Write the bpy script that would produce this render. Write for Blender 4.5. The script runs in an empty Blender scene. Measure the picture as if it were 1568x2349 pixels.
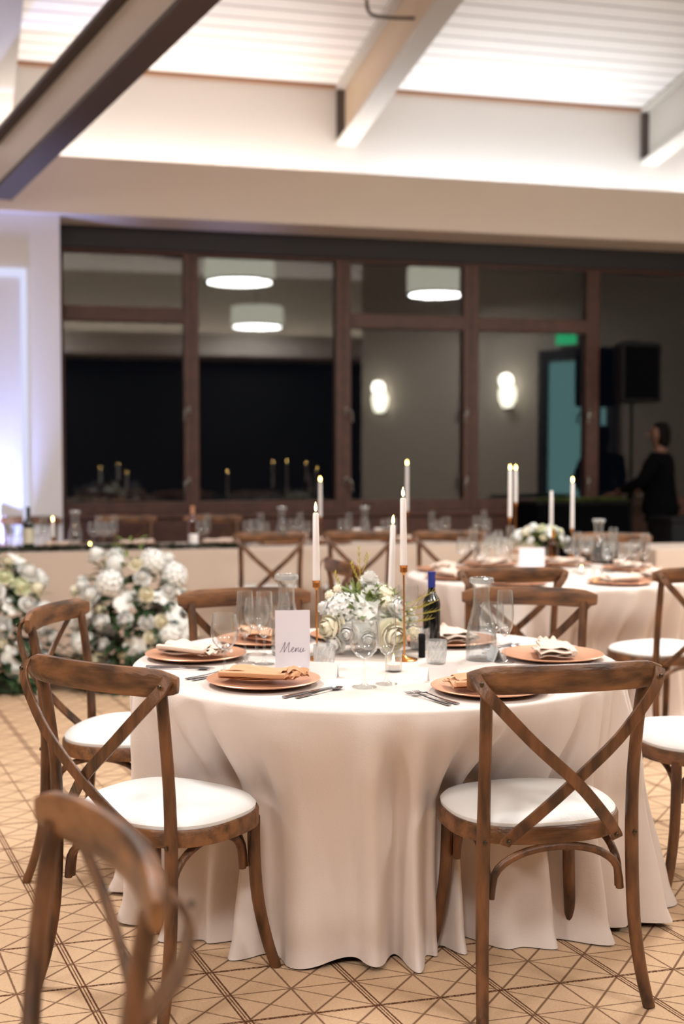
import bpy, bmesh, math, random
from mathutils import Vector, Matrix, noise
R = math.radians
rnd = random.Random(7)

# ------------------------------------------------------------------ camera, world, exposure
F_PX, YH, CAM_H = 2770.0, 1047.0, 1.39
PITCH = math.atan((1174.5 - YH) / F_PX)
scene = bpy.context.scene
COL = scene.collection
cam_d = bpy.data.cameras.new('camera')
cam = bpy.data.objects.new('camera', cam_d); COL.objects.link(cam)
cam.location = (0, 0, CAM_H)
cam.rotation_euler = (math.pi/2 - PITCH, 0, 0)
cam_d.sensor_fit = 'VERTICAL'; cam_d.sensor_height = 36.0; cam_d.sensor_width = 24.0
cam_d.lens = F_PX / 2349 * 36.0
cam_d.clip_start = .05; cam_d.clip_end = 200
cam_d.dof.use_dof = True
cam_d.dof.focus_distance = 3.2
cam_d.dof.aperture_fstop = 2.0
scene.camera = cam
w = bpy.data.worlds.new('night'); scene.world = w; w.use_nodes = True
w.node_tree.nodes['Background'].inputs[0].default_value = (.10, .12, .2, 1)
w.node_tree.nodes['Background'].inputs[1].default_value = .02
scene.view_settings.view_transform = 'Standard'; scene.view_settings.look = 'None'
scene.view_settings.exposure = 0.0; scene.view_settings.gamma = 1
scene.view_settings.use_curve_mapping = False
cy = scene.cycles
cy.use_denoising = True; cy.max_bounces = 10; cy.diffuse_bounces = 4; cy.glossy_bounces = 5
cy.transmission_bounces = 10; cy.transparent_max_bounces = 40
cy.caustics_reflective = False; cy.caustics_refractive = False; cy.sample_clamp_indirect = 6

# room frame: s runs along the window wall, t away from it into the room
PHI = R(14.0)
U = Vector((math.cos(PHI), math.sin(PHI), 0)); N = Vector((math.sin(PHI), -math.cos(PHI), 0))
P0 = Vector((0, 11.4, 0))
def RW(s, t, z=0.0): return P0 + U*s + N*t + Vector((0, 0, z))
def wall_s(px, t=0.0):
    """s on the plane t whose picture column is px"""
    k = (px - 784) / F_PX
    q = P0 + N*t
    return (k*q.y - q.x) / (U.x - k*U.y)
def at(px, py, z):
    """point of the horizontal plane z seen at a picture position"""
    dx, dy, df = px - 784, -(py - 1174.5), F_PX
    c, s = math.cos(PITCH), math.sin(PITCH)
    fw = df*c + dy*s; up = dy*c - df*s
    k = (z - CAM_H) / up
    return Vector((dx*k, fw*k, z))
def atY(px, py, Y):
    k = Y / F_PX
    return Vector(((px - 784)*k, Y, CAM_H - (py - YH)*k))
def mirror(p):
    d = (p - P0).dot(N)
    return p - N*(2*d)
def refl(px, py, D): return mirror(atY(px, py, D))

TONE = (1.0, .90, .80)
def area(name, loc, size, power, color=TONE, rot=(0, 0, 0), shape='DISK', sy=None, spread=None):
    l = bpy.data.lights.new(name, 'AREA'); l.shape = shape; l.size = size
    if sy: l.size_y = sy
    l.energy = power; l.color = color
    if spread: l.spread = spread
    o = bpy.data.objects.new(name, l); o.location = loc; o.rotation_euler = rot; COL.objects.link(o)
    return o
LAMP_W = 126
LAMPS = [refl(550, 622, 17.3), refl(590, 730, 23.0), refl(995, 650, 17.0),
         Vector((-1.9, 4.1, 4.05)), Vector((-3.9, -.6, 4.05)), Vector((-.3, -.9, 4.05))]  # this row: unseen pendants added for overhead and front fill light

# ------------------------------------------------------------------ materials
MATS = {}
def nmat(name):
    m = bpy.data.materials.new(name); m.use_nodes = True; MATS[name] = m
    return m, m.node_tree, m.node_tree.nodes['Principled BSDF']
def lin(c): return tuple(((v/255)/12.92 if v/255 <= .04045 else (((v/255)+.055)/1.055)**2.4) for v in c)
def mat(name, rgb, rough=.6, metal=0, spec=.5, noise_amt=0, nscale=8, bump=0, bscale=40, sheen=0, emit=None, es=0, trans=0, ior=1.45, sss=0, stretch=None):
    m, nt, b = nmat(name)
    c = lin(rgb)
    b.inputs['Base Color'].default_value = (*c, 1); b.inputs['Roughness'].default_value = rough
    b.inputs['Metallic'].default_value = metal; b.inputs['Specular IOR Level'].default_value = spec
    if sheen: b.inputs['Sheen Weight'].default_value = sheen
    if trans: b.inputs['Transmission Weight'].default_value = trans; b.inputs['IOR'].default_value = ior
    if sss:
        b.inputs['Subsurface Weight'].default_value = sss; b.inputs['Subsurface Scale'].default_value = .02
    if emit: b.inputs['Emission Color'].default_value = (*lin(emit), 1); b.inputs['Emission Strength'].default_value = es
    if noise_amt or bump:
        tc = nt.nodes.new('ShaderNodeTexCoord'); mp = nt.nodes.new('ShaderNodeMapping')
        nt.links.new(tc.outputs['Object'], mp.inputs[0])
        if stretch: mp.inputs['Scale'].default_value = stretch
    if noise_amt:
        n = nt.nodes.new('ShaderNodeTexNoise'); n.inputs['Scale'].default_value = nscale; n.inputs['Detail'].default_value = 6
        nt.links.new(mp.outputs[0], n.inputs['Vector'])
        r = nt.nodes.new('ShaderNodeValToRGB')
        r.color_ramp.elements[0].position = .36; r.color_ramp.elements[1].position = .64
        r.color_ramp.elements[0].color = (*[v*(1-noise_amt) for v in c], 1)
        r.color_ramp.elements[1].color = (*[min(1, v*(1+noise_amt)) for v in c], 1)
        nt.links.new(n.outputs[0], r.inputs[0]); nt.links.new(r.outputs[0], b.inputs['Base Color'])
    if bump:
        n2 = nt.nodes.new('ShaderNodeTexNoise'); n2.inputs['Scale'].default_value = bscale; n2.inputs['Detail'].default_value = 4
        nt.links.new(mp.outputs[0], n2.inputs['Vector'])
        bp = nt.nodes.new('ShaderNodeBump'); bp.inputs['Strength'].default_value = bump; bp.inputs['Distance'].default_value = .01
        nt.links.new(n2.outputs[0], bp.inputs['Height']); nt.links.new(bp.outputs[0], b.inputs['Normal'])
    return m
def emis(name, rgb, s):
    m = bpy.data.materials.new(name); m.use_nodes = True; nt = m.node_tree; nt.nodes.clear()
    e = nt.nodes.new('ShaderNodeEmission'); e.inputs[0].default_value = (*lin(rgb), 1); e.inputs[1].default_value = s
    o = nt.nodes.new('ShaderNodeOutputMaterial'); nt.links.new(e.outputs[0], o.inputs[0]); MATS[name] = m; return m
def thin_glass(name, tint=(1, 1, 1), f0=.06, edge=.75, power=3.0, haze=0.0):
    """thin clear glass: lets light through, mirrors more towards its edges"""
    m = bpy.data.materials.new(name); m.use_nodes = True; nt = m.node_tree; nt.nodes.clear()
    tr = nt.nodes.new('ShaderNodeBsdfTransparent'); tr.inputs[0].default_value = (*tint, 1)
    gl = nt.nodes.new('ShaderNodeBsdfGlossy'); gl.inputs['Roughness'].default_value = .02
    lw = nt.nodes.new('ShaderNodeLayerWeight'); lw.inputs[0].default_value = .5
    pw = nt.nodes.new('ShaderNodeMath'); pw.operation = 'POWER'; pw.inputs[1].default_value = power
    ml = nt.nodes.new('ShaderNodeMath'); ml.operation = 'MULTIPLY_ADD'; ml.inputs[1].default_value = edge; ml.inputs[2].default_value = f0
    mx = nt.nodes.new('ShaderNodeMixShader'); o = nt.nodes.new('ShaderNodeOutputMaterial')
    nt.links.new(lw.outputs['Facing'], pw.inputs[0]); nt.links.new(pw.outputs[0], ml.inputs[0]); nt.links.new(ml.outputs[0], mx.inputs[0])
    nt.links.new(tr.outputs[0], mx.inputs[1]); nt.links.new(gl.outputs[0], mx.inputs[2]); nt.links.new(mx.outputs[0], o.inputs[0])
    if haze:
        df = nt.nodes.new('ShaderNodeBsdfDiffuse'); df.inputs[0].default_value = (.9, .9, .9, 1)
        m2 = nt.nodes.new('ShaderNodeMixShader'); m2.inputs[0].default_value = haze
        nt.links.new(mx.outputs[0], m2.inputs[1]); nt.links.new(df.outputs[0], m2.inputs[2]); nt.links.new(m2.outputs[0], o.inputs[0])
    MATS[name] = m; return m

WOOD = mat('bentwood', (92, 58, 33), .40, noise_amt=.6, nscale=3, bump=.25, bscale=14, stretch=(9, 9, 2.2))
WOOD_RAIL = mat('bentwood_rail', (104, 68, 40), .40, noise_amt=.6, nscale=3, bump=.25, bscale=14, stretch=(2.2, 9, 9))
BOLT = mat('bolt_metal', (90, 80, 66), .35, metal=1)
CUSHION = mat('cushion_fabric', (232, 230, 228), .85, bump=.15, bscale=120, sheen=.2)
LINEN = mat('tablecloth_fabric', (220, 205, 196), .75, bump=.10, bscale=200, sheen=.25)
NAPKIN = mat('napkin_fabric', (206, 150, 108), .85, bump=.2, bscale=150, sheen=.2)
NAPKIN_P = mat('napkin_pale_fabric', (222, 200, 184), .85, bump=.2, bscale=150, sheen=.2)
COPPER = mat('copper_charger', (226, 168, 134), .36, metal=.5)
GOLD = mat('brushed_gold', (206, 142, 78), .25, metal=1)
STEEL = mat('cutlery_steel', (150, 150, 155), .18, metal=1)
WAX = mat('white_wax', (236, 230, 228), .45, sss=.15)
FLAME = emis('candle_flame', (255, 208, 120), 38)
WICK = mat('wick', (30, 24, 20), .8)
PAPER = mat('card_paper', (226, 220, 228), .8)
PAPER_W = mat('white_card_paper', (244, 242, 240), .8)
INK = mat('grey_ink', (128, 120, 132), .8)
GLASS = thin_glass('clear_glass', (.98, .99, .99), .05, .8, 2.6, .02)
CUT = thin_glass('cut_glass', (.95, .97, .97), .16, .7, 1.6, .16)
WATER = thin_glass('water', (.93, .95, .97), .05, .6, 2.0)
PANE = thin_glass('window_glass', (.86, .88, .87), .075, .5, 5.0)
BOTTLE_D = mat('dark_wine_glass', (12, 14, 14), .08, spec=.8)
FOIL = mat('blue_foil', (44, 60, 150), .35, metal=.3)
AMBER = thin_glass('amber_glass', (.62, .38, .04), .08, .5, 2.5)
LABEL = mat('cream_label', (214, 205, 180), .7)
BLACK = mat('black_plastic', (9, 9, 10), .6, spec=.2)
BLACKCLOTH = mat('black_cloth', (6, 6, 8), .95, spec=.05)
PETAL_W = mat('white_petals', (238, 236, 232), .6, sss=.1)
PETAL_C = mat('cream_petals', (246, 238, 214), .6, sss=.1)
PETAL_G = mat('pale_green_petals', (232, 234, 202), .6)
LEAF = mat('dark_leaves', (40, 62, 32), .5, noise_amt=.4, nscale=20)
LEAF_L = mat('light_leaves', (122, 140, 70), .55, noise_amt=.3, nscale=20)
STEM_Y = mat('yellow_stems', (186, 170, 70), .6)
WALLP = mat('wall_paint', (208, 202, 197), .8)
WALLT = mat('taupe_wall', (190, 180, 166), .85)
SOFFIT = mat('soffit_paint', (226, 213, 204), .8)
LINEN_B = mat('beige_dimmed_tablecloth', (202, 180, 163), .75, bump=.10, bscale=200, sheen=.25)  # beige linen, tone lowered further for the weaker light at the head table
WHITEP = mat('white_panel_paint', (222, 220, 226), .6)
STEELP = mat('painted_steel', (186, 180, 172), .5)
STEELT = mat('tan_painted_steel', (186, 164, 140), .5)
STEELD = mat('dark_bronze_steel', (82, 70, 66), .55)
FRAME = mat('mahogany_window_frame', (72, 38, 27), .5, noise_amt=.2, nscale=10)
HEADM = mat('dark_head_frame', (36, 32, 36), .6)
DARK = mat('black_drape', (8, 8, 9), .9)
NICKEL = mat('satin_nickel', (120, 112, 106), .35, metal=1)
SHADE = emis('lit_lamp_shade', (255, 250, 226), 3.2)
SHADE_B = emis('lit_lamp_diffuser', (255, 252, 236), 4.5)
SCONCE = emis('lit_sconce_glass', (255, 248, 226), 16)
COVE = emis('cove_tube', (255, 240, 225), 10)
EXITG = emis('exit_sign_face', (70, 230, 150), 3.5)
TEAL = emis('lit_corridor_glass', (150, 205, 205), 2.0)
SKIN = mat('skin', (104, 70, 54), .6, sss=.1)
HAIR = mat('dark_hair', (10, 8, 7), .8, spec=.1)
LEDB = emis('blue_led', (60, 110, 255), 30)
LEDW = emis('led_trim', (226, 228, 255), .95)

def ceiling_mat():
    m, nt, b = nmat('white_ceiling_boards'); b.inputs['Roughness'].default_value = .6
    g = nt.nodes.new('ShaderNodeNewGeometry')
    d = nt.nodes.new('ShaderNodeVectorMath'); d.operation = 'DOT_PRODUCT'; d.inputs[1].default_value = (N.x, N.y, 0)
    nt.links.new(g.outputs['Position'], d.inputs[0])
    a = nt.nodes.new('ShaderNodeMath'); a.operation = 'MULTIPLY'; a.inputs[1].default_value = 1/.165
    nt.links.new(d.outputs['Value'], a.inputs[0])
    fr = nt.nodes.new('ShaderNodeMath'); fr.operation = 'FRACT'; nt.links.new(a.outputs[0], fr.inputs[0])
    r = nt.nodes.new('ShaderNodeValToRGB'); e = r.color_ramp.elements
    e[0].position = 0; e[0].color = (.30, .27, .25, 1); e[1].position = .10; e[1].color = (.80, .77, .75, 1)
    x = e.new(.9); x.color = (.80, .77, .75, 1); x = e.new(1.0); x.color = (.30, .27, .25, 1)
    nt.links.new(fr.outputs[0], r.inputs[0]); nt.links.new(r.outputs[0], b.inputs['Base Color'])
    bp = nt.nodes.new('ShaderNodeBump'); bp.inputs['Strength'].default_value = .5; bp.inputs['Distance'].default_value = .02
    nt.links.new(r.outputs[0], bp.inputs['Height']); nt.links.new(bp.outputs[0], b.inputs['Normal'])
    return m
CEIL = ceiling_mat()

def carpet_mat():
    m, nt, b = nmat('patterned_carpet'); b.inputs['Roughness'].default_value = .95
    b.inputs['Specular IOR Level'].default_value = .1
    O = at(867, 2306, 0)
    a1 = Vector((.3226, .0864)); a2 = Vector((-.1264, .2787)); det = a1.x*a2.y - a1.y*a2.x
    ud = (a2.y/det, -a2.x/det); vd = (-a1.y/det, a1.x/det)
    def M(op, x, y=None, z=None):
        n = nt.nodes.new('ShaderNodeMath'); n.operation = op
        for i, q in enumerate((x, y, z)):
            if q is None: continue
            if hasattr(q, 'links'): nt.links.new(q, n.inputs[i])
            else: n.inputs[i].default_value = q
        return n.outputs[0]
    g = nt.nodes.new('ShaderNodeNewGeometry'); sx = nt.nodes.new('ShaderNodeSeparateXYZ'); nt.links.new(g.outputs['Position'], sx.inputs[0])
    nz = nt.nodes.new('ShaderNodeTexNoise'); nz.inputs['Scale'].default_value = 160; nt.links.new(g.outputs['Position'], nz.inputs['Vector'])
    jit = M('MULTIPLY', M('SUBTRACT', nz.outputs[0], .5), .012)
    X = M('SUBTRACT', sx.outputs[0], O.x); Y = M('SUBTRACT', sx.outputs[1], O.y)
    u = M('ADD', M('ADD', M('MULTIPLY', X, ud[0]), M('MULTIPLY', Y, ud[1])), jit)
    v = M('ADD', M('ADD', M('MULTIPLY', X, vd[0]), M('MULTIPLY', Y, vd[1])), jit)
    su, sv, sc, sd = .330, .302, .243, .2065
    def dist(e, off, per, metres):   # distance in metres to lines e = off + n*per
        q = M('SUBTRACT', M('FRACT', M('ADD', M('DIVIDE', M('SUBTRACT', e, off), per), .5)), .5)
        return M('MULTIPLY', M('ABSOLUTE', q), metres*per)
    def line(dm, wd, soft=.0012):
        mr = nt.nodes.new('ShaderNodeMapRange'); nt.links.new(dm, mr.inputs[0])
        mr.inputs[1].default_value = wd - soft; mr.inputs[2].default_value = wd + soft; mr.inputs[3].default_value = 1; mr.inputs[4].default_value = 0
        return mr.outputs[0]
    du = dist(u, 0, 1, su)
    trip = M('MAXIMUM', line(du, .0016), line(M('ABSOLUTE', M('SUBTRACT', du, .0085)), .0024))
    dots = M('GREATER_THAN', nz.outputs[0], .47)
    thick = M('MULTIPLY', line(dist(v, 0, 1, sv), .0052), M('MULTIPLY_ADD', dots, .4, .6))
    thin = M('MAXIMUM', line(dist(u, .5, 1, su), .0028), line(dist(v, .5, 1, sv), .0024))
    uv1 = M('SUBTRACT', u, v); uv2 = M('ADD', u, v)
    thin = M('MAXIMUM', thin, line(dist(uv1, 0, .5, sc), .0032)); thin = M('MAXIMUM', thin, M('MULTIPLY', line(dist(uv2, 0, .5, sd), .0026), .85))
    allm = M('MAXIMUM', M('MAXIMUM', trip, thick), M('MULTIPLY', thin, .8))
    base = nt.nodes.new('ShaderNodeMixRGB'); base.inputs[1].default_value = (*lin((188, 154, 122)), 1); base.inputs[2].default_value = (*lin((212, 180, 148)), 1)
    nt.links.new(nz.outputs[0], base.inputs[0])
    mx = nt.nodes.new('ShaderNodeMixRGB'); nt.links.new(allm, mx.inputs[0]); nt.links.new(base.outputs[0], mx.inputs[1]); mx.inputs[2].default_value = (*lin((84, 50, 30)), 1)
    nt.links.new(mx.outputs[0], b.inputs['Base Color'])
    bp = nt.nodes.new('ShaderNodeBump'); bp.inputs['Strength'].default_value = .4; bp.inputs['Distance'].default_value = .003
    nt.links.new(nz.outputs[0], bp.inputs['Height']); nt.links.new(bp.outputs[0], b.inputs['Normal'])
    return m
CARPET = carpet_mat()

# ------------------------------------------------------------------ mesh helpers
class MB:
    def __init__(s): s.v = []; s.f = []
    def add(s, vs, fs):
        o = len(s.v); s.v += [tuple(v) for v in vs]; s.f += [tuple(i+o for i in f) for f in fs]; return s
    def box(s, c, d, rot=0.0, bev=0.0, M=None):
        bm = bmesh.new(); bmesh.ops.create_cube(bm, size=1)
        for v in bm.verts: v.co = Vector((v.co.x*d[0], v.co.y*d[1], v.co.z*d[2]))
        if bev: bmesh.ops.bevel(bm, geom=bm.edges[:], offset=bev, segments=2, affect='EDGES', profile=.6)
        mt = Matrix.Translation(c) @ Matrix.Rotation(rot, 4, 'Z')
        if M is not None: mt = M @ mt
        bm.verts.index_update()
        s.add([mt @ v.co for v in bm.verts], [[v.index for v in f.verts] for f in bm.faces]); bm.free(); return s
    def lathe(s, prof, c=(0, 0, 0), seg=32, M=None):
        vs = []; fs = []; n = len(prof)
        for (r, z) in prof:
            for k in range(seg):
                a = 2*math.pi*k/seg; p = Vector((c[0]+r*math.cos(a), c[1]+r*math.sin(a), c[2]+z))
                vs.append(M @ p if M is not None else p)
        for i in range(n-1):
            for k in range(seg):
                k2 = (k+1) % seg
                fs.append((i*seg+k, i*seg+k2, (i+1)*seg+k2, (i+1)*seg+k))
        if prof[0][0] > 1e-4: fs.append(tuple(reversed(range(seg))))
        if prof[-1][0] > 1e-4: fs.append(tuple((n-1)*seg+k for k in range(seg)))
        return s.add(vs, fs)
    def sweep(s, pts, sec, hint=(0, 0, 1), cap=True, scale=None, smooth=4):
        P = catmull(pts, smooth) if smooth > 1 else [Vector(p) for p in pts]
        n = len(P); m = len(sec); vs = []; fs = []; hint = Vector(hint)
        for i, p in enumerate(P):
            t = (P[min(i+1, n-1)] - P[max(i-1, 0)]).normalized()
            side = hint.cross(t)
            if side.length < 1e-4: side = Vector((1, 0, 0)).cross(t)
            side.normalize(); up = t.cross(side)
            k = 1.0
            if scale: 
                q = i/(n-1)*(len(scale)-1); a = int(q); b = min(a+1, len(scale)-1); k = scale[a]*(1-(q-a)) + scale[b]*(q-a)
            for (x, y) in sec: vs.append(p + side*x*k + up*y*k)
        for i in range(n-1):
            for j in range(m):
                j2 = (j+1) % m
                fs.append((i*m+j, i*m+j2, (i+1)*m+j2, (i+1)*m+j))
        if cap: fs.append(tuple(reversed(range(m)))); fs.append(tuple((n-1)*m+j for j in range(m)))
        return s.add(vs, fs)
    def build(s, name, m, parent=None, smooth=True, kind=None, loc=None):
        me = bpy.data.meshes.new(name); me.from_pydata(s.v, [], s.f); me.materials.append(m)
        bm = bmesh.new(); bm.from_mesh(me); bmesh.ops.recalc_face_normals(bm, faces=bm.faces[:]); bm.to_mesh(me); bm.free()
        if smooth:
            me.polygons.foreach_set('use_smooth', [True]*len(me.polygons))
            me.set_sharp_from_angle(angle=R(42))
        o = bpy.data.objects.new(name, me); COL.objects.link(o)
        if parent: o.parent = parent
        if kind: o['kind'] = kind
        if loc is not None: o.location = loc
        return o
def catmull(pts, k):
    P = [Vector(p) for p in pts]; out = []
    for i in range(len(P)-1):
        p0 = P[max(i-1, 0)]; p1 = P[i]; p2 = P[i+1]; p3 = P[min(i+2, len(P)-1)]
        for j in range(k):
            t = j/k
            out.append(.5*((2*p1) + (p2-p0)*t + (2*p0-5*p1+4*p2-p3)*t*t + (3*p1-p0-3*p2+p3)*t**3))
    out.append(P[-1]); return out
def circ(r, n=10, ry=None): return [(r*math.cos(2*math.pi*k/n), (ry or r)*math.sin(2*math.pi*k/n)) for k in range(n)]
def rrect(w, h, b=.3):
    b *= min(w, h)/2*1.0; x, y = w/2, h/2
    return [(x-b, -y), (x, -y+b), (x, y-b), (x-b, y), (-x+b, y), (-x, y-b), (-x, -y+b), (-x+b, -y)]
def empty(name, loc=(0, 0, 0), rz=0.0):
    o = bpy.data.objects.new(name, None); o.location = loc; o.rotation_euler = (0, 0, rz); o.empty_display_size = .1
    COL.objects.link(o); return o
def tag(o, label=None, cat=None, group=None, kind=None):
    if label: o['label'] = label
    if cat: o['category'] = cat
    if group: o['group'] = group
    if kind: o['kind'] = kind
    return o
def copy_tree(o, parent=None):
    c = o.copy(); COL.objects.link(c); c.parent = parent
    for ch in [x for x in CH.get(o.name, [])]: 
        copy_tree(ch, c)
    return c
CH = {}
def freeze(root):
    """remember the children of a prototype"""
    def rec(o):
        CH[o.name] = list(o.children)
        for x in o.children: rec(x)
    rec(root); return root
def place(proto, used, loc, rz, label, group=None, tilt=None):
    o = copy_tree(proto) if used[0] else proto
    used[0] = True
    o.location = loc; o.rotation_euler = (tilt[0] if tilt else 0, tilt[1] if tilt else 0, rz)
    o['label'] = label
    if group: o['group'] = group
    elif 'group' in o: del o['group']
    return o
def roombox(mb, s0, s1, t0, t1, z0, z1, bev=0):
    c = RW((s0+s1)/2, (t0+t1)/2, (z0+z1)/2); return mb.box(c, (abs(s1-s0), abs(t1-t0), abs(z1-z0)), PHI, bev)

# ------------------------------------------------------------------ structure
ZS0, ZS1, ZJ, SL = 3.42, 3.893, 4.83, .189
TR = 7.0
# right-hand wall, out of the picture but mirrored in the windows
W1 = Vector((5.18, 6.91, 0)); W2 = Vector((4.29, 4.73, 0)); WD = (W1 - W2).normalized()
WN = Vector((-WD.y, WD.x, 0))            # towards the room
WA = W1 + WD*6.0; WB = W2 - WD*.45
def refl_on_wall(px, py):
    a = mirror(atY(px, py, 14.0)); b = mirror(atY(px, py, 30.0)); d = b - a
    # solve a + d*k on the wall line
    k = (W1 - a).dot(WN) / d.dot(WN)
    return a + d*k
f = MB(); roombox(f, -10, 10, -.1, 14, -.1, 0); f.build('floor', CARPET, kind='structure', smooth=False)
# ceiling: rises from both long walls to a ridge
c = MB()
zr = ZJ + SL*TR; zb = zr - SL*(13.2 - TR)
def slab(mb, s0, s1, ta, za, tb, zb_, th=.12):
    q = [RW(s0, ta, za), RW(s1, ta, za), RW(s1, tb, zb_), RW(s0, tb, zb_)]
    mb.add(q + [p + Vector((0, 0, th)) for p in q], [(0, 1, 2, 3), (7, 6, 5, 4), (0, 4, 5, 1), (1, 5, 6, 2), (2, 6, 7, 3), (3, 7, 4, 0)])
slab(c, -10, 10, -.15, ZJ - SL*.15, TR, zr); slab(c, -10, 10, TR, zr, 13.4, zb)
c.build('ceiling', CEIL, kind='structure', smooth=False)
# window wall above the glass (its face is t = 0)
u = MB(); roombox(u, -10, 10, -.15, 0, 3.40, ZJ); u.build('wall_front', WALLP, kind='structure', smooth=False)
# soffit with an open light trough on top
so = MB(); roombox(so, -10, 10, 0, .62, ZS0, ZS0+.05); roombox(so, -10, 10, .58, .62, ZS0+.05, ZS1)
so.build('trim_soffit', SOFFIT, kind='structure', smooth=False)
tb = MB(); roombox(tb, -10, 10, -.003, .03, ZJ-.035, ZJ+.0); tb.build('trim_ceiling_line', mat('brown_trim', (150, 112, 88), .7), kind='structure', smooth=False)
# cove tubes
segs = [(-9.5, -3.3, (1, .96, .93)), (-3.1, 0.0, (1, .94, .89)), (.2, 3.1, (.78, .90, 1.0)), (3.3, 9.5, (.9, .95, 1.0))]
for (a, b, colr) in segs:
    t_ = MB(); t_.sweep([RW(a, .20, 3.70), RW(b, .20, 3.70)], circ(.016, 8), smooth=1)
    o = t_.build('cove_light', COVE); tag(o, 'fluorescent tube hidden in the trough on top of the beige soffit', 'light', 'cove tubes over the soffit')
    L = area('cove_area', RW((a+b)/2, .20, 3.74), b-a, 10*(b-a), colr, (math.pi, 0, PHI), 'RECTANGLE', .08)
# left part of the window wall: white panelled pier, flush with the soffit
SL_ = wall_s(143, .5)
pr = MB(); roombox(pr, -10, SL_, -.15, .5, 0, ZS0); pr.build('wall_left', WHITEP, kind='structure', smooth=False)
fr = MB()
fa, fb = wall_s(66, .52), wall_s(-240, .52)
zt = atY(30, 632, (P0 + N*.5).y*.94).z
for (s0, s1, z0, z1) in ((fb, fa, zt-.035, zt+.035), (fa-.05, fa, .25, zt-.035), (fb, fb+.05, .25, zt-.035), (fb, fa, .18, .25)):
    roombox(fr, s0, s1, .5, .535, z0, z1, .008)
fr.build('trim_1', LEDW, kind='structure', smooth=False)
# side, rear and right walls (seen in the glass)
x = MB(); roombox(x, -10.15, -10, -.15, 13.4, 0, 6.3); x.build('wall_side_left', WALLT, kind='structure', smooth=False)
x = MB(); roombox(x, -10, 10, 13.2, 13.35, 3.3, 6.0); x.build('wall_rear', WALLT, kind='structure', smooth=False)
x = MB(); roombox(x, -10, 10, 13.15, 13.2, 0, 3.3); x.build('wall_rear_dark', DARK, kind='structure', smooth=False)
x = MB(); roombox(x, -10, 10, 12.6, 13.2, ZS0-.05, ZS0); roombox(x, -10, 10, 12.6, 12.64, ZS0, ZS1-.1); x.build('trim_rear_soffit', SOFFIT, kind='structure', smooth=False)
for (a, b) in ((-9.5, -3.3), (-3.1, 2.8), (3.0, 6.0)):
    area('rear_cove_area', RW((a+b)/2, 12.9, 3.62), b-a, 15*(b-a), (1, .93, .84), (math.pi, 0, PHI), 'RECTANGLE', .08)
def wallseg(name, A, B, z1, m, th=.12, off=-1):
    d = (B - A); L = d.length; ang = math.atan2(d.y, d.x); nn = Vector((-d.y, d.x, 0)).normalized()
    mb = MB(); mb.box((A+B)/2 + nn*off*th/2 + Vector((0, 0, z1/2)), (L, th, z1), ang)
    return mb.build(name, m, kind='structure', smooth=False)
wallseg('wall_right', WB, WA, 6.4, WALLT)
WC = WB + Vector((3.2, -1.6, 0)); wallseg('wall_right_rear', WC, WB, 6.4, DARK)
wallseg('wall_right_end', WC + Vector((.4, -6, 0)), WC, 6.4, WALLT)

# windows of the window wall
ZT, ZH, ZB = 2.66, 3.23, .93
def wbox(mb, s0, s1, z0, z1, t0=-.02, t1=.08, bev=.006): roombox(mb, s0, s1, t0, t1, z0, z1, bev)
hd = MB(); roombox(hd, SL_, 10, -.08, .12, ZH, ZS0); hd.build('trim_window_head', HEADM, kind='structure', smooth=False)
sl = MB(); roombox(sl, SL_, 10, -.12, .10, 0, ZB-.1); roombox(sl, SL_, 10, -.12, .14, ZB-.1, ZB-.06, .006); sl.build('wall_window_sill', FRAME, kind='structure', smooth=False)
mull = [(143, 150), (421, 455), (765, 800), (1055, 1090), (1334, 1363), (1900, 1930)]
trans = [True, False, True, True, False]
handles = [('R',), (), ('L', 'R'), ('R',), ()]
for i in range(5):
    a0 = wall_s((mull[i][0]+mull[i][1])/2 if i else 143); a1 = wall_s((mull[i+1][0]+mull[i+1][1])/2)
    m0 = wall_s(mull[i][1]); m1 = wall_s(mull[i+1][0])
    wf = MB(); wbox(wf, a0, m0, ZB-.06, ZH); wbox(wf, m1, a1, ZB-.06, ZH); wbox(wf, m0, m1, ZB-.06, ZB+.05); wbox(wf, m0, m1, ZH-.03, ZH)
    if trans[i]: wbox(wf, m0, m1, ZT-.065, ZT+.065)
    W = wf.build('window_%d' % (i+1), FRAME, kind='structure', smooth=False)
    zs = [(ZB+.05, ZT-.065), (ZT+.065, ZH-.03)] if trans[i] else [(ZB+.05, ZH-.03)]
    for (z0, z1) in zs:
        p = MB(); q = [RW(m0-.01, .02, z0-.01), RW(m1+.01, .02, z0-.01), RW(m1+.01, .02, z1+.01), RW(m0-.01, .02, z1+.01)]
        q2 = [v - N*.006 for v in q]
        p.add(q+q2, [(0, 1, 2, 3), (7, 6, 5, 4), (0, 4, 5, 1), (1, 5, 6, 2), (2, 6, 7, 3), (3, 7, 4, 0)])
        p.build('window_pane', PANE, W, smooth=False)
    for hs in handles[i]:
        for hz in (1.77, 1.12):
            s_ = m0 - .05 if hs == 'L' else m1 + .04; sg = 1 if hs == 'L' else -1
            h = MB(); h.sweep([RW(s_, .08, hz+.05), RW(s_+.01*sg, .13, hz+.06), RW(s_+.04*sg, .14, hz+.02), RW(s_+.045*sg, .14, hz-.06)], circ(.011, 8))
            h.box(RW(s_, .085, hz+.04), (.03, .012, .07), PHI, .003)
            h.build('window_handle', NICKEL, W)
x = MB(); roombox(x, wall_s(1915), 10, -.12, .02, ZB-.06, ZH+.02); x.build('wall_front_right', WALLT, kind='structure', smooth=False)
# dark terrace outside
g = MB(); roombox(g, -14, 14, -9, -.16, -.3, -.2); g.build('ground_terrace', mat('terrace_stone', (40, 40, 42), .9), kind='structure', smooth=False)

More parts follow.
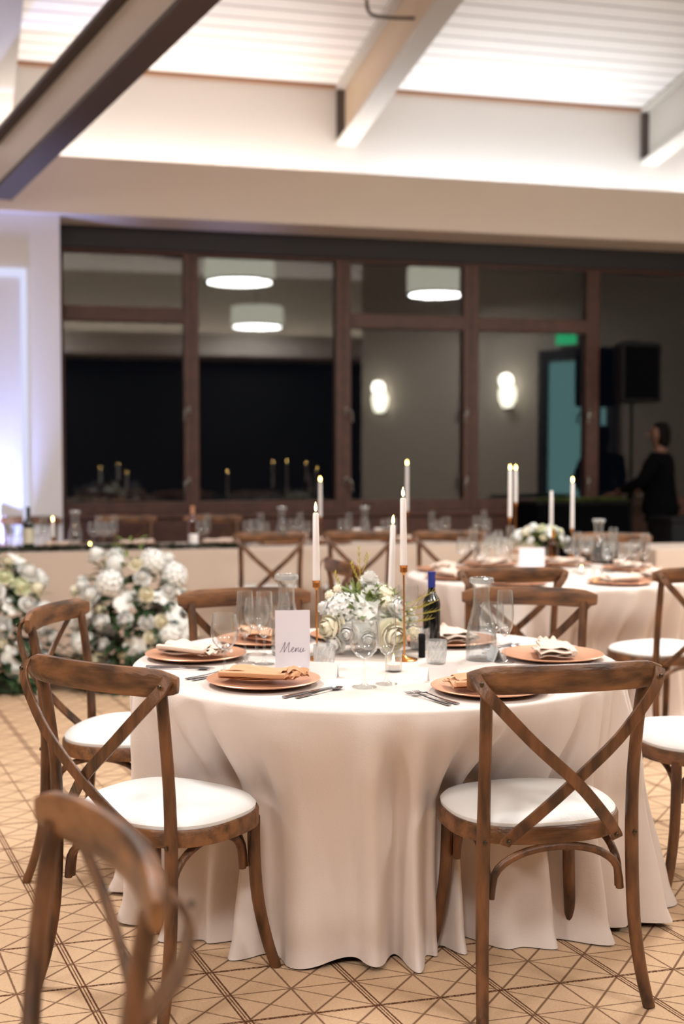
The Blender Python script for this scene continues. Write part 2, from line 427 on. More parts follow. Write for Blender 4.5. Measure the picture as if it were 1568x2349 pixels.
# ------------------------------------------------------------------ roof beams
def ibeam(name, A, B, h, wd, mweb, mfl, label, hint=(0, 0, 1), group=None, plate=True):
    """A, B: centre of the underside at both ends"""
    A, B = Vector(A), Vector(B); root = empty(name, A)
    a, b = Vector((0, 0, 0)), B - A
    up = Vector((0, 0, 1))
    wb = MB(); wb.sweep([a + up*(h/2), b + up*(h/2)], rrect(.03, h-.05, .1), smooth=1); wb.build('web', mweb, root, smooth=False)
    lf = MB(); lf.sweep([a + up*.02, b + up*.02], rrect(wd, .04, .2), smooth=1); lf.build('flange', mfl, root, smooth=False)
    uf = MB(); uf.sweep([a + up*(h-.02), b + up*(h-.02)], rrect(wd, .04, .2), smooth=1); uf.build('flange', mfl, root, smooth=False)
    if plate:
        ep = MB(); ang = math.atan2(b.y, b.x); ep.box(b.normalized()*.02 + up*(h/2+.01), (.03, wd*.98, h*.8), ang, .004); ep.build('end_shade_plate', STEELD, root, smooth=False)  # dark plate stands in for the shaded gap between the flanges
    tag(root, label, 'beam', group); return root
def ceil_z(t): return ZJ + SL*t if t < TR else zr - SL*(t-TR)
names = {-2: 'pale steel roof beam high above the head table flowers', -1: 'pale grey steel roof beam cut by the top left corner',
         0: 'tan steel roof beam meeting the wall above the window centre', 1: 'pale steel roof beam at the right edge of the ceiling', 2: 'steel roof beam right of the picture', -3: 'steel roof beam left of the picture'}
for k in range(-3, 3):
    s0 = .03 + 3.10*k
    A = RW(s0, .01, ceil_z(.01) - .56); B = RW(s0 + .07*TR, TR, ceil_z(TR) - .56)
    r_ = ibeam('roof_beam', A, B, .55, .19, STEELT if k == 0 else STEELP, STEELP, names[k])
# tie beam running in front, dark flanges
tieA = atY(8, 464, 9.95); tieB = atY(490, 0, 6.8); tieC = tieA + (tieB - tieA)*2.0
ibeam('tie_beam', tieA, tieC, .47, .20, mat('pale_web_lit_tone', (226, 218, 212), .5), STEELD, 'dark flanged steel tie beam crossing the upper left corner diagonally', plate=False)  # pale web, colour raised to carry the bright light falling on it
# hook bracket on the centre beam
hk = MB(); q = atY(965, 60, 9.7); hk.sweep([q + Vector((0, 0, 0)), q + Vector((-.2, 0, .0)), q + Vector((-.38, 0, .02)), q + Vector((-.43, -.01, .06)), q + Vector((-.44, -.01, .14))], circ(.014, 8))
tag(hk.build('beam_bracket', STEELD), 'dark bent metal rod bracket clamped under the tan roof beam', 'bracket')

# ------------------------------------------------------------------ pendant lamps
def drum(loc, label, d=1.0):
    root = empty('pendant_lamp', loc); h = .36; r = d/2
    s_ = MB(); s_.lathe([(r, -h/2), (r*.98, h/2), (r*.97, h/2), (r*.985, -h/2), (r, -h/2)], seg=40); s_.build('lamp_shade', SHADE, root)
    s_ = MB(); s_.lathe([(0, -h/2+.03), (r*.93, -h/2+.03), (r*.93, -h/2+.045), (0, -h/2+.045)], seg=40); s_.build('diffuser', SHADE_B, root)
    s_ = MB(); s_.lathe([(r*1.004, -h/2-.004), (r*1.004, -h/2+.012), (r*.99, -h/2+.012), (r*.99, -h/2-.004), (r*1.004, -h/2-.004)], seg=40); s_.build('shade_ring', NICKEL, root)
    t_ = (Vector(loc) - P0).dot(N); H = ceil_z(t_) - loc[2]
    s_ = MB(); s_.sweep([(0, 0, -h/2+.04), (0, 0, H)], circ(.012, 8), smooth=1); s_.build('rod', NICKEL, root)
    tag(root, label, 'lamp')
    area('pendant_area', (loc[0], loc[1], loc[2]-h/2-.01), d*.9, LAMP_W, (1.0, .985, .965))
    return root
for p, l, dd in zip(LAMPS, ('white drum pendant lamp mirrored in the upper second window', 'white drum pendant lamp mirrored lower in the second window',
                        'cream drum pendant lamp mirrored at the top of the third window', 'added drum pendant above the left chairs, out of frame, for room light',
                        'added unseen fill pendant behind the photographer on the left', 'added unseen fill pendant behind the photographer'), (1, 1, .8, 1, 1, 1)):
    drum(p, l, dd)
# wall sconces, door, exit sign on the right wall
for px, py, l in ((1168, 912, 'lit wall sconce mirrored in the fourth window'), (878, 925, 'lit wall sconce mirrored in the third window')):
    p = refl_on_wall(px, py); root = empty('wall_sconce', p + WN*.10, math.atan2(WN.y, WN.x))
    m_ = MB(); m_.lathe([(0, -.16), (.07, -.15), (.12, -.04), (.13, .08), (.10, .17), (.095, .17), (.12, .07), (.11, -.04), (.06, -.14), (0, -.15)], seg=24); m_.build('lamp_shade', SCONCE, root)
    m_ = MB(); m_.box((-.09, 0, -.05), (.02, .12, .26), 0, .004); m_.lathe([(.0, -.23), (.03, -.22), (.035, -.16), (0, -.155)], seg=16); m_.build('bracket', STEELD, root)
    tag(root, l, 'wall lamp')
    pl = bpy.data.lights.new('sconce_point', 'POINT'); pl.energy = 14; pl.color = (1, .92, .8); pl.shadow_soft_size = .1
    po = bpy.data.objects.new('sconce_point', pl); po.location = p + WN*.14 + Vector((0, 0, .24)); COL.objects.link(po)
pd0 = refl_on_wall(1243, 1000); pd1 = refl_on_wall(1400, 1000); ztop = refl_on_wall(1290, 815).z
ang = math.atan2(WD.y, WD.x); L = (pd1 - pd0).length; mid = (pd0 + pd1)/2; mid.z = 0
dr = MB()
M_ = Matrix.Translation(mid + WN*.02) @ Matrix.Rotation(ang, 4, 'Z')
for (cx_, cz_, dx_, dz_) in ((-L/2, ztop/2, .14, ztop), (L/2, ztop/2, .14, ztop), (0, ztop, L+.14, .14), (0, .12, L, .24)):
    dr.box((cx_, 0, cz_), (dx_, .07, dz_), 0, .004, M_)
D_ = dr.build('door_1', HEADM, kind='structure', smooth=False)
dp = MB(); dp.box((0, .0, ztop/2+.12), (L-.2, .02, ztop-.45), 0, 0, M_); dp.build('door_glass', TEAL, D_, smooth=False)
dh = MB(); dh.box((L/2-.14, .06, 1.05), (.03, .04, .3), 0, .004, M_); dh.build('door_handle', NICKEL, D_)
pe = refl_on_wall(1300, 780); ex = empty('exit_sign', pe + WN*.06, ang)
m_ = MB(); m_.box((0, 0, 0), (.36, .06, .2), 0, .008); m_.build('housing', WHITEP, ex)
m_ = MB(); m_.box((0, .032 if WN.dot(Vector((-math.sin(ang), math.cos(ang), 0))) > 0 else -.032, 0), (.33, .006, .17)); m_.build('lit_face', EXITG, ex, smooth=False)
tag(ex, 'green lit exit sign over the door mirrored in the fourth window', 'sign')

# ------------------------------------------------------------------ blue uplights at the pier
for px, l in ((100, 'small black uplight at the foot of the white pier'), (-20, 'small black uplight left of the picture at the white pier')):
    s_ = wall_s(px, .75); p = RW(s_, .85, 0); root = empty('uplight', p)
    m_ = MB(); m_.lathe([(.0, .0), (.09, .0), (.1, .03), (.1, .15), (.085, .16), (.085, .155), (0, .155)], seg=20); m_.build('housing', BLACK, root)
    m_ = MB(); m_.lathe([(.0, .158), (.08, .158), (.08, .162), (0, .162)], seg=20); m_.build('lens', LEDB, root)
    tag(root, l, 'light')
    a = bpy.data.lights.new('uplight_spot', 'SPOT'); a.energy = 480; a.color = (.36, .46, 1.0); a.spot_size = R(75); a.spot_blend = .9; a.shadow_soft_size = .06
    o = bpy.data.objects.new('uplight_spot', a); o.location = p + Vector((0, 0, .18)); COL.objects.link(o)
    tgt = RW(s_, .45, 2.6) - o.location; o.rotation_euler = tgt.to_track_quat('-Z', 'Y').to_euler()

# ------------------------------------------------------------------ tables
ZT_ = .732        # top of the laid tables
def smooth01(x): x = max(0, min(1, x)); return x*x*(3-2*x)
def round_cloth(cx, cy, zt, Rr, pushes, seed, label, amp=1.0, nth=540, lev=34, folds=None):
    rr = random.Random(seed); ph = [rr.uniform(0, 6.28) for _ in range(8)]
    vs = [(0, 0, zt)]; fs = []
    def ring(fn):
        i0 = len(vs)
        for k in range(nth):
            th = 2*math.pi*k/nth; vs.append(fn(th))
        return i0
    rings = []
    for q in (.3, .6, .85, .96, 1.0): rings.append(ring(lambda th, q=q: (Rr*q*math.cos(th), Rr*q*math.sin(th), zt)))
    rings.append(ring(lambda th: ((Rr+.006)*math.cos(th), (Rr+.006)*math.sin(th), zt-.003)))
    rings.append(ring(lambda th: ((Rr+.009)*math.cos(th), (Rr+.009)*math.sin(th), zt-.010)))
    def fold(th, t):
        w_ = th + .10*math.sin(3*th+ph[0]) + .05*math.sin(7*th+ph[1])
        a = .8*math.cos(21*w_+ph[2] + .6*t) + .8*math.cos(34*w_+ph[3] - .7*t) + .4*math.cos(11*th+ph[4])
        a = 1.1*math.copysign(abs(a)**.8, a)
        return a
    for j in range(1, lev+1):
        t = j/lev
        def fn(th, t=t):
            push = 0; lift = 0
            for (az, wd, mid, hem, *rp) in pushes:
                t0 = rp[0] if rp else .42
                d = math.atan2(math.sin(th-R(az)), math.cos(th-R(az)))
                g = math.exp(-(d/R(wd))**2)
                m_ = smooth01(t/t0)*mid if t < t0 else mid + (hem-mid)*smooth01((t-t0)/(1-t0))
                push += g*m_
            fl = fold(th, t)
            am = amp*(.004 + .015*smooth01(t*3.5) + .017*t)
            r = Rr + .010 - push + am*fl + (.02*t)
            hemz = .004 + .022*smooth01((math.sin(5*th+ph[5])+.3*math.sin(11*th+ph[6]))*.6)
            z = zt - .010 - (zt - .010 - hemz)*t
            if t > .93: r += (t-.93)/.07*.022*(.4+fl*.3)
            return (r*math.cos(th), r*math.sin(th), z)
        rings.append(ring(fn))
    for k in range(nth): fs.append((0, rings[0]+k, rings[0]+(k+1) % nth))
    for a, b in zip(rings, rings[1:]):
        for k in range(nth):
            k2 = (k+1) % nth; fs.append((a+k, b+k, b+k2, a+k2))
    mb = MB(); mb.add(vs, fs); o = mb.build('tablecloth', LINEN, loc=(cx, cy, 0))
    o.data.set_sharp_from_angle(angle=R(80))
    return tag(o, label, 'tablecloth')
def round_table(cx, cy, zt, Rr, label):
    root = empty('banquet_table', (cx, cy, 0))
    m_ = MB(); m_.lathe([(0, zt-.03), (Rr-.004, zt-.03), (Rr, zt-.025), (Rr, zt-.006), (Rr-.004, zt-.003), (0, zt-.003)], seg=64); m_.build('tabletop', mat('plywood', (150, 110, 70), .6), root)
    for a in (45, 135, 225, 315):
        l = MB(); x_, y_ = .30*math.cos(R(a)), .30*math.sin(R(a)); l.sweep([(x_, y_, zt-.03), (x_*1.15, y_*1.15, .0)], circ(.014, 8), smooth=1); l.build('leg', BLACK, root)
    return tag(root, label, 'table')
TX, TY = .11, 3.86
round_table(TX, TY, ZT_, .765, 'round banquet table under the cream cloth in the foreground')
round_cloth(TX, TY, ZT_, .768, [(-62, 21, .27, .235), (-131, 19, .17, .12), (-96, 24, .12, .14, .8), (167, 18, .15, .10), (124, 22, .31, .26), (46, 22, .27, .22), (-14, 20, -.03, -.09), (-172, 12, 0, -.02)], 11,
            'cream linen cloth hanging in folds to the floor around the nearest round table')
T2X, T2Y = 1.14, 6.72
round_table(T2X, T2Y, ZT_, .765, 'round banquet table on the right behind the nearest one')
round_cloth(T2X, T2Y, ZT_, .768, [(-70, 30, .2, .15), (200, 20, .2, .12)], 5, 'cream linen cloth on the round table at the right, behind the nearest table', nth=240)
# head table along the windows
HS0, HS1 = wall_s(-150, 2.0), wall_s(1165, 2.0)
hy = 8.76; Pn = (Vector((0, hy, 0)) - P0).dot(N)   # distance of the front face from the glass
ht = empty('head_table', RW((HS0+HS1)/2, Pn-.38, 0), PHI)
m_ = MB(); m_.box((0, 0, ZT_-.015), (HS1-HS0-.02, .74, .022), 0, .004); m_.build('tabletop', mat('head_plywood', (150, 110, 70), .6), ht)
for sx in (-1, -.33, .33, 1):
    for sy in (-1, 1):
        l = MB(); l.sweep([(sx*(HS1-HS0)/2*.94, sy*.30, ZT_-.03), (sx*(HS1-HS0)/2*.94, sy*.30, 0)], circ(.014, 8), smooth=1); l.build('leg', BLACK, ht)
tag(ht, 'long narrow head table under beige cloth in front of the windows', 'table')
def long_cloth(s0, s1, t0, t1, zt, label, seed=3):
    rr = random.Random(seed); L_ = abs(s1-s0); D_ = abs(t1-t0); per = []
    n1, n2 = int(L_/.02), int(D_/.04)
    for i in range(n1): per.append((-L_/2 + L_*i/n1, D_/2, 0, 1))
    for i in range(n2): per.append((L_/2, D_/2 - D_*i/n2, 1, 0))
    for i in range(n1): per.append((L_/2 - L_*i/n1, -D_/2, 0, -1))
    for i in range(n2): per.append((-L_/2, -D_/2 + D_*i/n2, -1, 0))
    vs = []; fs = []; n = len(per); lev = 12
    p1 = rr.uniform(0, 6)
    for j in range(-1, lev+1):
        for i, (x_, y_, nx, ny) in enumerate(per):
            if j == -1: vs.append((x_*.985, y_*.95, zt)); continue
            t = j/lev; d = x_ if ny else y_
            f_ = (math.cos(d*9+p1+math.sin(d*2.3)) + .5*math.cos(d*21+1.3*p1))*.016*smooth01(t)+.006
            vs.append((x_+nx*f_, y_+ny*f_, zt - .004*(j == 0) - (zt-.012)*t))
    for j in range(lev+1):
        for i in range(n): fs.append((j*n+i, j*n+(i+1) % n, (j+1)*n+(i+1) % n, (j+1)*n+i))
    fs.append(tuple(range(n)))
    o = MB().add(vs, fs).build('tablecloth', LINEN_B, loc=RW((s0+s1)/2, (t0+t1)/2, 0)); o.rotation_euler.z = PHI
    return tag(o, label, 'tablecloth')
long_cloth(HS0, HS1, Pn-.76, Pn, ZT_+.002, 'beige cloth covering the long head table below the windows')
def T(px, py, z=ZT_): return at(px, py, z)

# ------------------------------------------------------------------ cross-back chairs
def make_chair():
    root = empty('crossback_chair'); tag(root, 'x', 'chair')
    def se(a, rx, ry, e=2.6):
        c_, s_ = math.cos(a), math.sin(a)
        return (rx*math.copysign(abs(c_)**(2/e), c_)*(1.0+.03*math.copysign(1, s_)*abs(s_)), .01+ry*math.copysign(abs(s_)**(2/e), s_))
    n = 56
    fr = MB(); vs = []; fs = []
    prof = [(0, .418), (0.003, .414), (.003, .452), (0, .457), (-.022, .457), (-.026, .418)]
    for i in range(n):
        a = 2*math.pi*i/n
        for (o, z) in prof:
            x_, y_ = se(a, .231+o, .198+o); vs.append((x_, y_, z))
    m = len(prof)
    for i in range(n):
        for j in range(m): fs.append((i*m+j, ((i+1) % n)*m+j, ((i+1) % n)*m+(j+1) % m, i*m+(j+1) % m))
    fr.add(vs, fs); fr.build('seat_frame', WOOD_RAIL, root)
    cu = MB(); vs = []; fs = []
    prof = [(-.012, .448), (-.002, .456), (-.001, .466), (-.010, .476), (-.035, .484), (-.09, .489), (-.15, .491)]
    for (o, z) in prof:
        for i in range(n): x_, y_ = se(2*math.pi*i/n, .228+o, .195+o); vs.append((x_, y_, z))
    for j in range(len(prof)-1):
        for i in range(n): fs.append((j*n+i, j*n+(i+1) % n, (j+1)*n+(i+1) % n, (j+1)*n+i))
    fs.append(tuple((len(prof)-1)*n+i for i in range(n))); fs.append(tuple(reversed(range(n))))
    cu.add(vs, fs); cu.build('seat_cushion', CUSHION, root)
    for sx in (-1, 1):
        l = MB(); l.sweep([(sx*.222, -.262, 0), (sx*.212, -.232, .09), (sx*.204, -.207, .22), (sx*.200, -.199, .42), (sx*.199, -.204, .58), (sx*.203, -.224, .74), (sx*.208, -.240, .835)],
                          circ(.0165, 12, .0145), (0, 1, 0), scale=[.95, 1, 1.05, 1.08, 1, .98, .95]); l.build('leg', WOOD, root)
        l = MB(); l.sweep([(sx*.212, .205, 0), (sx*.200, .180, .08), (sx*.186, .158, .20), (sx*.180, .150, .33), (sx*.180, .150, .425)], circ(.0165, 12, .0155), (0, 1, 0), scale=[.95, 1.0, 1.05, 1.08, 1.05]); l.build('leg', WOOD, root)
    # top rail: thick bent plank bowing backwards
    tr = MB(); pts = []
    for i in range(13):
        q = -1 + 2*i/12; pts.append((q*.256, -.232 - .046*(1-q*q), .846 + .004*(1-q*q)))
    tr.sweep(pts, [(x_, y_) for (x_, y_) in circ2(.0155, .036)], (0, 0, 1), scale=[.55, .93, 1, 1, 1, 1, 1, 1, 1, 1, 1, .93, .55], smooth=3); tr.build('top_rail', WOOD_RAIL, root)
    for i, sx in enumerate((-1, 1)):
        o = .0 if i else -.010
        b = MB(); b.sweep([(sx*.244, -.2535+.0+o*.3, .862), (sx*.232, -.268+o, .834), (sx*.195, -.286+o, .790), (sx*.11, -.302+o, .700), (0, -.296+o, .600), (-sx*.085, -.262+o, .510), (-sx*.14, -.222+o*.6, .445), (-sx*.150, -.214+o*.5, .428)],
                          rrect(.030, .008, .4), (0, 1, 0.0)); cb = b.build('cross_brace', WOOD, root)
        for (x_, y_, z_) in ((sx*.236, -.276+o*.7, .846), (-sx*.143, -.227+o*.5, .438)):
            k_ = MB(); M_ = Matrix.Translation((x_, y_, z_)) @ Matrix.Rotation(R(90), 4, 'X'); k_.lathe([(0, -.001), (.0055, -.001), (.0055, .002), (.002, .004), (0, .004)], seg=10, M=M_); k_.build('bolt', BOLT, cb)
    def arch(p0, p1, zb_, name='arch_brace'):
        p0, p1 = Vector(p0), Vector(p1); pts = []
        for i in range(11):
            a = math.pi*i/10; q = (1-math.cos(a))/2; h = abs(math.sin(a))**.65
            pts.append((p0*(1-q) + p1*q) + Vector((0, 0, zb_ + (.406-zb_)*h)))
        b = MB(); d = (p1-p0).normalized(); b.sweep(pts, circ(.0105, 10), (d.y, -d.x, 0), smooth=2); b.build(name, WOOD, root)
    arch((-.175, -.186, 0), (.175, -.186, 0), .285)
    arch((-.155, .140, 0), (.155, .140, 0), .285)
    arch((-.178, -.172, 0), (-.160, .125, 0), .285); arch((.178, -.172, 0), (.160, .125, 0), .285)
    # seat bolts
    for sx in (-1, 1):
        k_ = MB(); M_ = Matrix.Translation((sx*.200, -.2165, .437)) @ Matrix.Rotation(R(90), 4, 'X'); k_.lathe([(0, -.001), (.006, -.001), (.006, .002), (.002, .004), (0, .004)], seg=10, M=M_); k_.build('bolt', BOLT, root)
    return freeze(root)
def circ2(a, b, n=16):
    out = []
    for k in range(n):
        t = 2*math.pi*k/n; c_, s_ = math.cos(t), math.sin(t)
        out.append((a*math.copysign(abs(c_)**.6, c_), b*math.copysign(abs(s_)**.75, s_)))
    return out
CHAIR = make_chair(); CU = [False]
def chair(x, y, deg, label, group=None): return place(CHAIR, CU, (x, y, 0), R(deg), label, group)
def chair_rail(px, py, deg, label, group=None, z=.856):
    """chair by the picture position of the middle of its top rail"""
    q = at(px, py, z); a = R(deg); fwd = Vector((-math.sin(a), math.cos(a), 0))
    o = q + fwd*.262; return chair(o.x, o.y, deg, label, group)
chair(.50, 3.193, 13.0, 'wooden cross-back chair, back to us, at the right front of the nearest table')
chair(-.47, 3.185, -34.3, 'wooden cross-back chair turned rightwards at the left front of the nearest table')
chair(-.735, 4.06, -100, 'cross-back chair seen side-on at the left of the nearest table')
chair_rail(560, 1366, 194.5, 'cross-back chair facing us across the nearest table, behind the tall glasses and carafe')
chair_rail(1213, 1364, 170, 'cross-back chair facing us across the nearest table, behind the right-hand carafe')
chair(1.17, 3.99, 101.5, 'cross-back chair at the right edge, only its white seat and legs in view')
chair_rail(1178, 1315, 4, 'dark cross-back chair with its back to us in front of the right rear table')
chair(1.53, 5.78, 27, 'cross-back chair at the right edge standing before the right rear table')
chair_rail(772, 1296, -72, 'dark cross-back chair seen side-on behind the centrepiece flowers')
chair_rail(622, 1229, 9, 'dark cross-back chair before the head table, left of the candles')
chair_rail(826, 1226, 6, 'dark cross-back chair before the head table, between the tall candles')
chair_rail(1030, 1226, 3, 'dark cross-back chair before the head table, right of the tall candles')
chair_rail(1402, 1232, 172, 'cross-back chair facing us behind the glasses of the right rear table')
chair_rail(290, 1189, 194, 'cross-back chair facing us behind the head table beside the blue carafe')
chair_rail(487, 1188, 194, 'cross-back chair facing us behind the head table, middle of the left window')
chair_rail(70, 1192, 194, 'cross-back chair facing us behind the head table in front of the white pier')
# blurred chair closest to the camera
fg = chair(-.318-.87*.262, 1.64-.49*.262, 119.5, 'out-of-focus cross-back chair in the bottom left corner, nearest to the camera')

# ------------------------------------------------------------------ tableware prototypes
USED = {}
def proto(fn): r_ = freeze(fn()); USED[r_.name] = [False]; return r_
def put(p, loc, rz, label, group=None, tilt=None):
    return place(p, USED[p.name], loc, rz, label, group, tilt)
def mk_charger():
    r_ = empty('charger_plate'); tag(r_, 'x', 'plate')
    m = MB(); m.lathe([(0, .002), (.09, .002), (.115, .004), (.150, .012), (.163, .016), (.165, .018), (.163, .0195), (.150, .0165), (.113, .008), (.09, .006), (0, .006)], seg=64); m.build('dish', COPPER, r_)
    m = MB(); m.lathe([(.10, 0), (.104, 0), (.104, .0045), (.10, .0045), (.10, 0)], seg=48); m.build('foot_ring', BLACK, r_)
    return r_
def mk_napkin(pale=False, seed=1):
    r_ = empty('folded_napkin'); tag(r_, 'x', 'napkin'); rr = random.Random(seed)
    M_ = NAPKIN_P if pale else NAPKIN
    def sheet(x0, x1, yw, z, roll, seed2):
        nx, ny = 22, 12; vs = []; th = .0022
        def P(i, j):
            a = i/nx; b = j/ny*2-1; x_ = x0+(x1-x0)*a
            zz = z + .004*math.sin(a*7+seed2) + .003*math.sin(b*4+a*5+seed2*2) + roll*(abs(b)**3)*-.004
            y_ = b*yw*(1-.12*a*math.sin(seed2)) + .006*math.sin(a*5+seed2)
            return Vector((x_, y_, zz))
        fs = []
        for top in (1, 0):
            for i in range(nx+1):
                for j in range(ny+1): vs.append(P(i, j) + Vector((0, 0, th*top)))
        w_ = ny+1; o_ = (nx+1)*w_
        for i in range(nx):
            for j in range(ny):
                fs.append((i*w_+j, (i+1)*w_+j, (i+1)*w_+j+1, i*w_+j+1)); fs.append((o_+i*w_+j+1, o_+(i+1)*w_+j+1, o_+(i+1)*w_+j, o_+i*w_+j))
        bd = [i*w_ for i in range(nx+1)] + [nx*w_+j for j in range(1, w_)] + [i*w_+ny for i in range(nx-1, -1, -1)] + [j for j in range(ny-1, 0, -1)]
        for k in range(len(bd)): a, b = bd[k], bd[(k+1) % len(bd)]; fs.append((a, a+o_, b+o_, b))
        return vs, fs
    m = MB()
    for k, (x0, x1, yw) in enumerate(((-.12, .085, .055), (-.11, .08, .052), (-.12, .075, .05), (-.10, .07, .047))): m.add(*sheet(x0, x1, yw, .022+.0065*k, 1, k*1.7+seed))
    # rolled front edge
    m.sweep([(-.115, -.055, .033), (-.03, -.057, .034), (.05, -.055, .033), (.082, -.052, .034)], circ2(.011, .008, 10), (0, 0, 1)); m.build('fold_layers', M_, r_)
    m = MB()
    for k in range(3):
        vs, fs2 = sheet(.0, .052, .046 - .006*k, .028+.007*k, .3, k*2.1+seed)
        Mx = Matrix.Translation((.072, -.004, 0)) @ Matrix.Rotation(R(-28+24*k), 4, 'Z')
        m.add([Mx @ Vector((v.x, v.y, v.z + .005*math.sin(v.y*260 + k*2)*(v.x/.05))) for v in vs], fs2)
    m.build('gathered_end', M_, r_); return r_
def mk_card():
    r_ = empty('name_card'); tag(r_, 'x', 'card')
    m = MB(); q = [(-.043, -.018, 0), (.043, -.018, 0), (.043, 0, .045), (-.043, 0, .045), (.043, .018, 0), (-.043, .018, 0)]
    m.add(q, [(0, 1, 2, 3), (3, 2, 4, 5)]); o = m.build('folded_paper', PAPER_W, r_, smooth=False)
    sd = o.modifiers.new('thick', 'SOLIDIFY'); sd.thickness = .0008; return r_
def mk_fork():
    r_ = empty('fork'); tag(r_, 'x', 'fork')
    m = MB(); m.sweep([(0, -.10, .004), (0, -.05, .004), (0, .0, .006), (0, .045, .009)], rrect(.011, .0022, .5), (0, 0, 1), scale=[1.3, 1, .6, .55]); m.build('handle', STEEL, r_)
    m = MB(); m.sweep([(0, .043, .009), (0, .055, .008), (0, .066, .006)], rrect(.024, .002, .4), (0, 0, 1), scale=[.3, .9, 1])
    for k in range(4): m.sweep([(-.009+.006*k, .064, .006), (-.009+.006*k, .082, .004), (-.009+.006*k, .10, .006)], rrect(.0026, .0016, .4), (0, 0, 1), scale=[1, 1, .6])
    m.build('tines', STEEL, r_); return r_
def mk_knife():
    r_ = empty('table_knife'); tag(r_, 'x', 'knife')
    m = MB(); m.sweep([(0, -.11, .004), (0, -.06, .004), (0, -.005, .004)], rrect(.013, .005, .6), (0, 0, 1), scale=[1.1, 1, .7]); m.build('handle', STEEL, r_)
    m = MB(); m.sweep([(0, -.006, .004), (.001, .02, .0035), (.002, .07, .0035), (0, .11, .0035)], rrect(.018, .0016, .5), (0, 0, 1), scale=[.6, 1, 1, .2]); m.build('blade', STEEL, r_); return r_
def mk_spoon():
    r_ = empty('spoon'); tag(r_, 'x', 'spoon')
    m = MB(); m.sweep([(0, -.10, .004), (0, -.05, .004), (0, .0, .006), (0, .045, .007)], rrect(.011, .0022, .5), (0, 0, 1), scale=[1.3, 1, .6, .5]); m.build('handle', STEEL, r_)
    m = MB(); m.lathe([(0, .001), (.008, .002), (.0145, .006), (.015, .0075), (.0135, .0065), (.007, .0035), (0, .0028)], seg=20, M=Matrix.Translation((0, .066, 0)) @ Matrix.Diagonal((1, 1.5, 1, 1))); m.build('bowl', STEEL, r_); return r_
def stem_glass(name, h, rb, bowl, water=0, cat='glass'):
    """bowl: outer profile (r, z) from the stem to the rim"""
    r_ = empty(name); tag(r_, 'x', cat)
    zb_ = bowl[0][1]
    m = MB(); m.lathe([(0, .001), (rb, .0012), (rb, .0028), (rb*.4, .006), (.006, .012), (.0035, .03), (.0035, zb_-.006), (.0055, zb_+.001)], seg=28); m.build('stem', GLASS, r_)
    inner = [(max(r-.0012, 0), z+.0005) for (r, z) in reversed(bowl)]
    m = MB(); m.lathe([(.0, bowl[0][1])] + bowl + inner + [(0, bowl[0][1]+.003)], seg=32); m.build('bowl', GLASS, r_)
    return r_
def mk_wine(): return stem_glass('wine_glass', .185, .036, [(.006, .082), (.022, .090), (.036, .108), (.0415, .132), (.040, .160), (.036, .190)])
def mk_flute(): return stem_glass('champagne_flute', .23, .032, [(.005, .085), (.016, .094), (.025, .115), (.0285, .150), (.027, .19), (.0245, .232)])
def mk_goblet(): return stem_glass('water_goblet', .17, .036, [(.006, .070), (.024, .077), (.036, .094), (.040, .118), (.038, .145), (.035, .172)])
def mk_carafe(name='water_carafe', body=GLASS):
    r_ = empty(name); tag(r_, 'x', 'carafe')
    out = [(.046, 0), (.050, .004), (.051, .02), (.050, .07), (.045, .110), (.034, .150), (.0275, .180), (.027, .220), (.030, .240), (.036, .262)]
    inn = [(max(r-.0022, 0), z+(.004 if z < .01 else 0)) for r, z in reversed(out[1:])]
    m = MB(); m.lathe([(0, .0)] + out + inn + [(0, .006)], seg=40); m.build('glass_body', body, r_)
    m = MB(); m.lathe([(.036, .250), (.0395, .252), (.0398, .266), (.036, .268), (.034, .262), (.036, .250)], seg=40); m.build('rim', CUT, r_)
    m = MB(); m.lathe([(0, .007), (.0462, .008), (.0475, .02), (.0468, .07), (.0425, .106), (.0, .106)], seg=40); m.build('water', WATER, r_); return r_
def mk_votive():
    r_ = empty('cut_glass_votive'); tag(r_, 'x', 'candle holder')
    vs = []; fs = []; n = 32; prof = [(.026, 0), (.029, .004), (.0305, .02), (.032, .04), (.0335, .06), (.034, .075)]
    for j, (r, z) in enumerate(prof):
        for i in range(n):
            a = 2*math.pi*(i + .5*(j % 2))/n; q = r + (.0016 if (i+j) % 2 else -.0008)*(0 < j < len(prof)-1); vs.append((q*math.cos(a), q*math.sin(a), z))
    for (r, z) in reversed([(.024, .008), (.027, .03), (.031, .075)]):
        for i in range(n): a = 2*math.pi*i/n; vs.append((r*math.cos(a), r*math.sin(a), z))
    lv = len(prof)+3
    for j in range(lv-1):
        for i in range(n): fs.append((j*n+i, j*n+(i+1) % n, (j+1)*n+(i+1) % n, (j+1)*n+i))
    fs.append(tuple(reversed(range(n)))); fs.append(tuple((lv-1)*n+i for i in range(n)))
    m = MB(); m.add(vs, fs); m.build('glass_cup', CUT, r_, smooth=False); return r_
def flame(mb, z, s=1.0):
    mb.lathe([(0, z), (.0028*s, z+.003*s), (.0045*s, z+.009*s), (.0040*s, z+.015*s), (.0018*s, z+.024*s), (0, z+.031*s)], seg=12)
def mk_tea():
    r_ = empty('tealight_candle'); tag(r_, 'x', 'candle')
    m = MB(); m.lathe([(0, 0), (.020, 0), (.020, .018), (.019, .018), (.018, .015), (0, .014)], seg=24); m.build('wax', WAX, r_)
    m = MB(); m.lathe([(0, .014), (.001, .014), (.001, .022), (0, .022)], seg=6); m.build('wick', WICK, r_)
    m = MB(); flame(m, .019, .9); m.build('flame', FLAME, r_); return r_
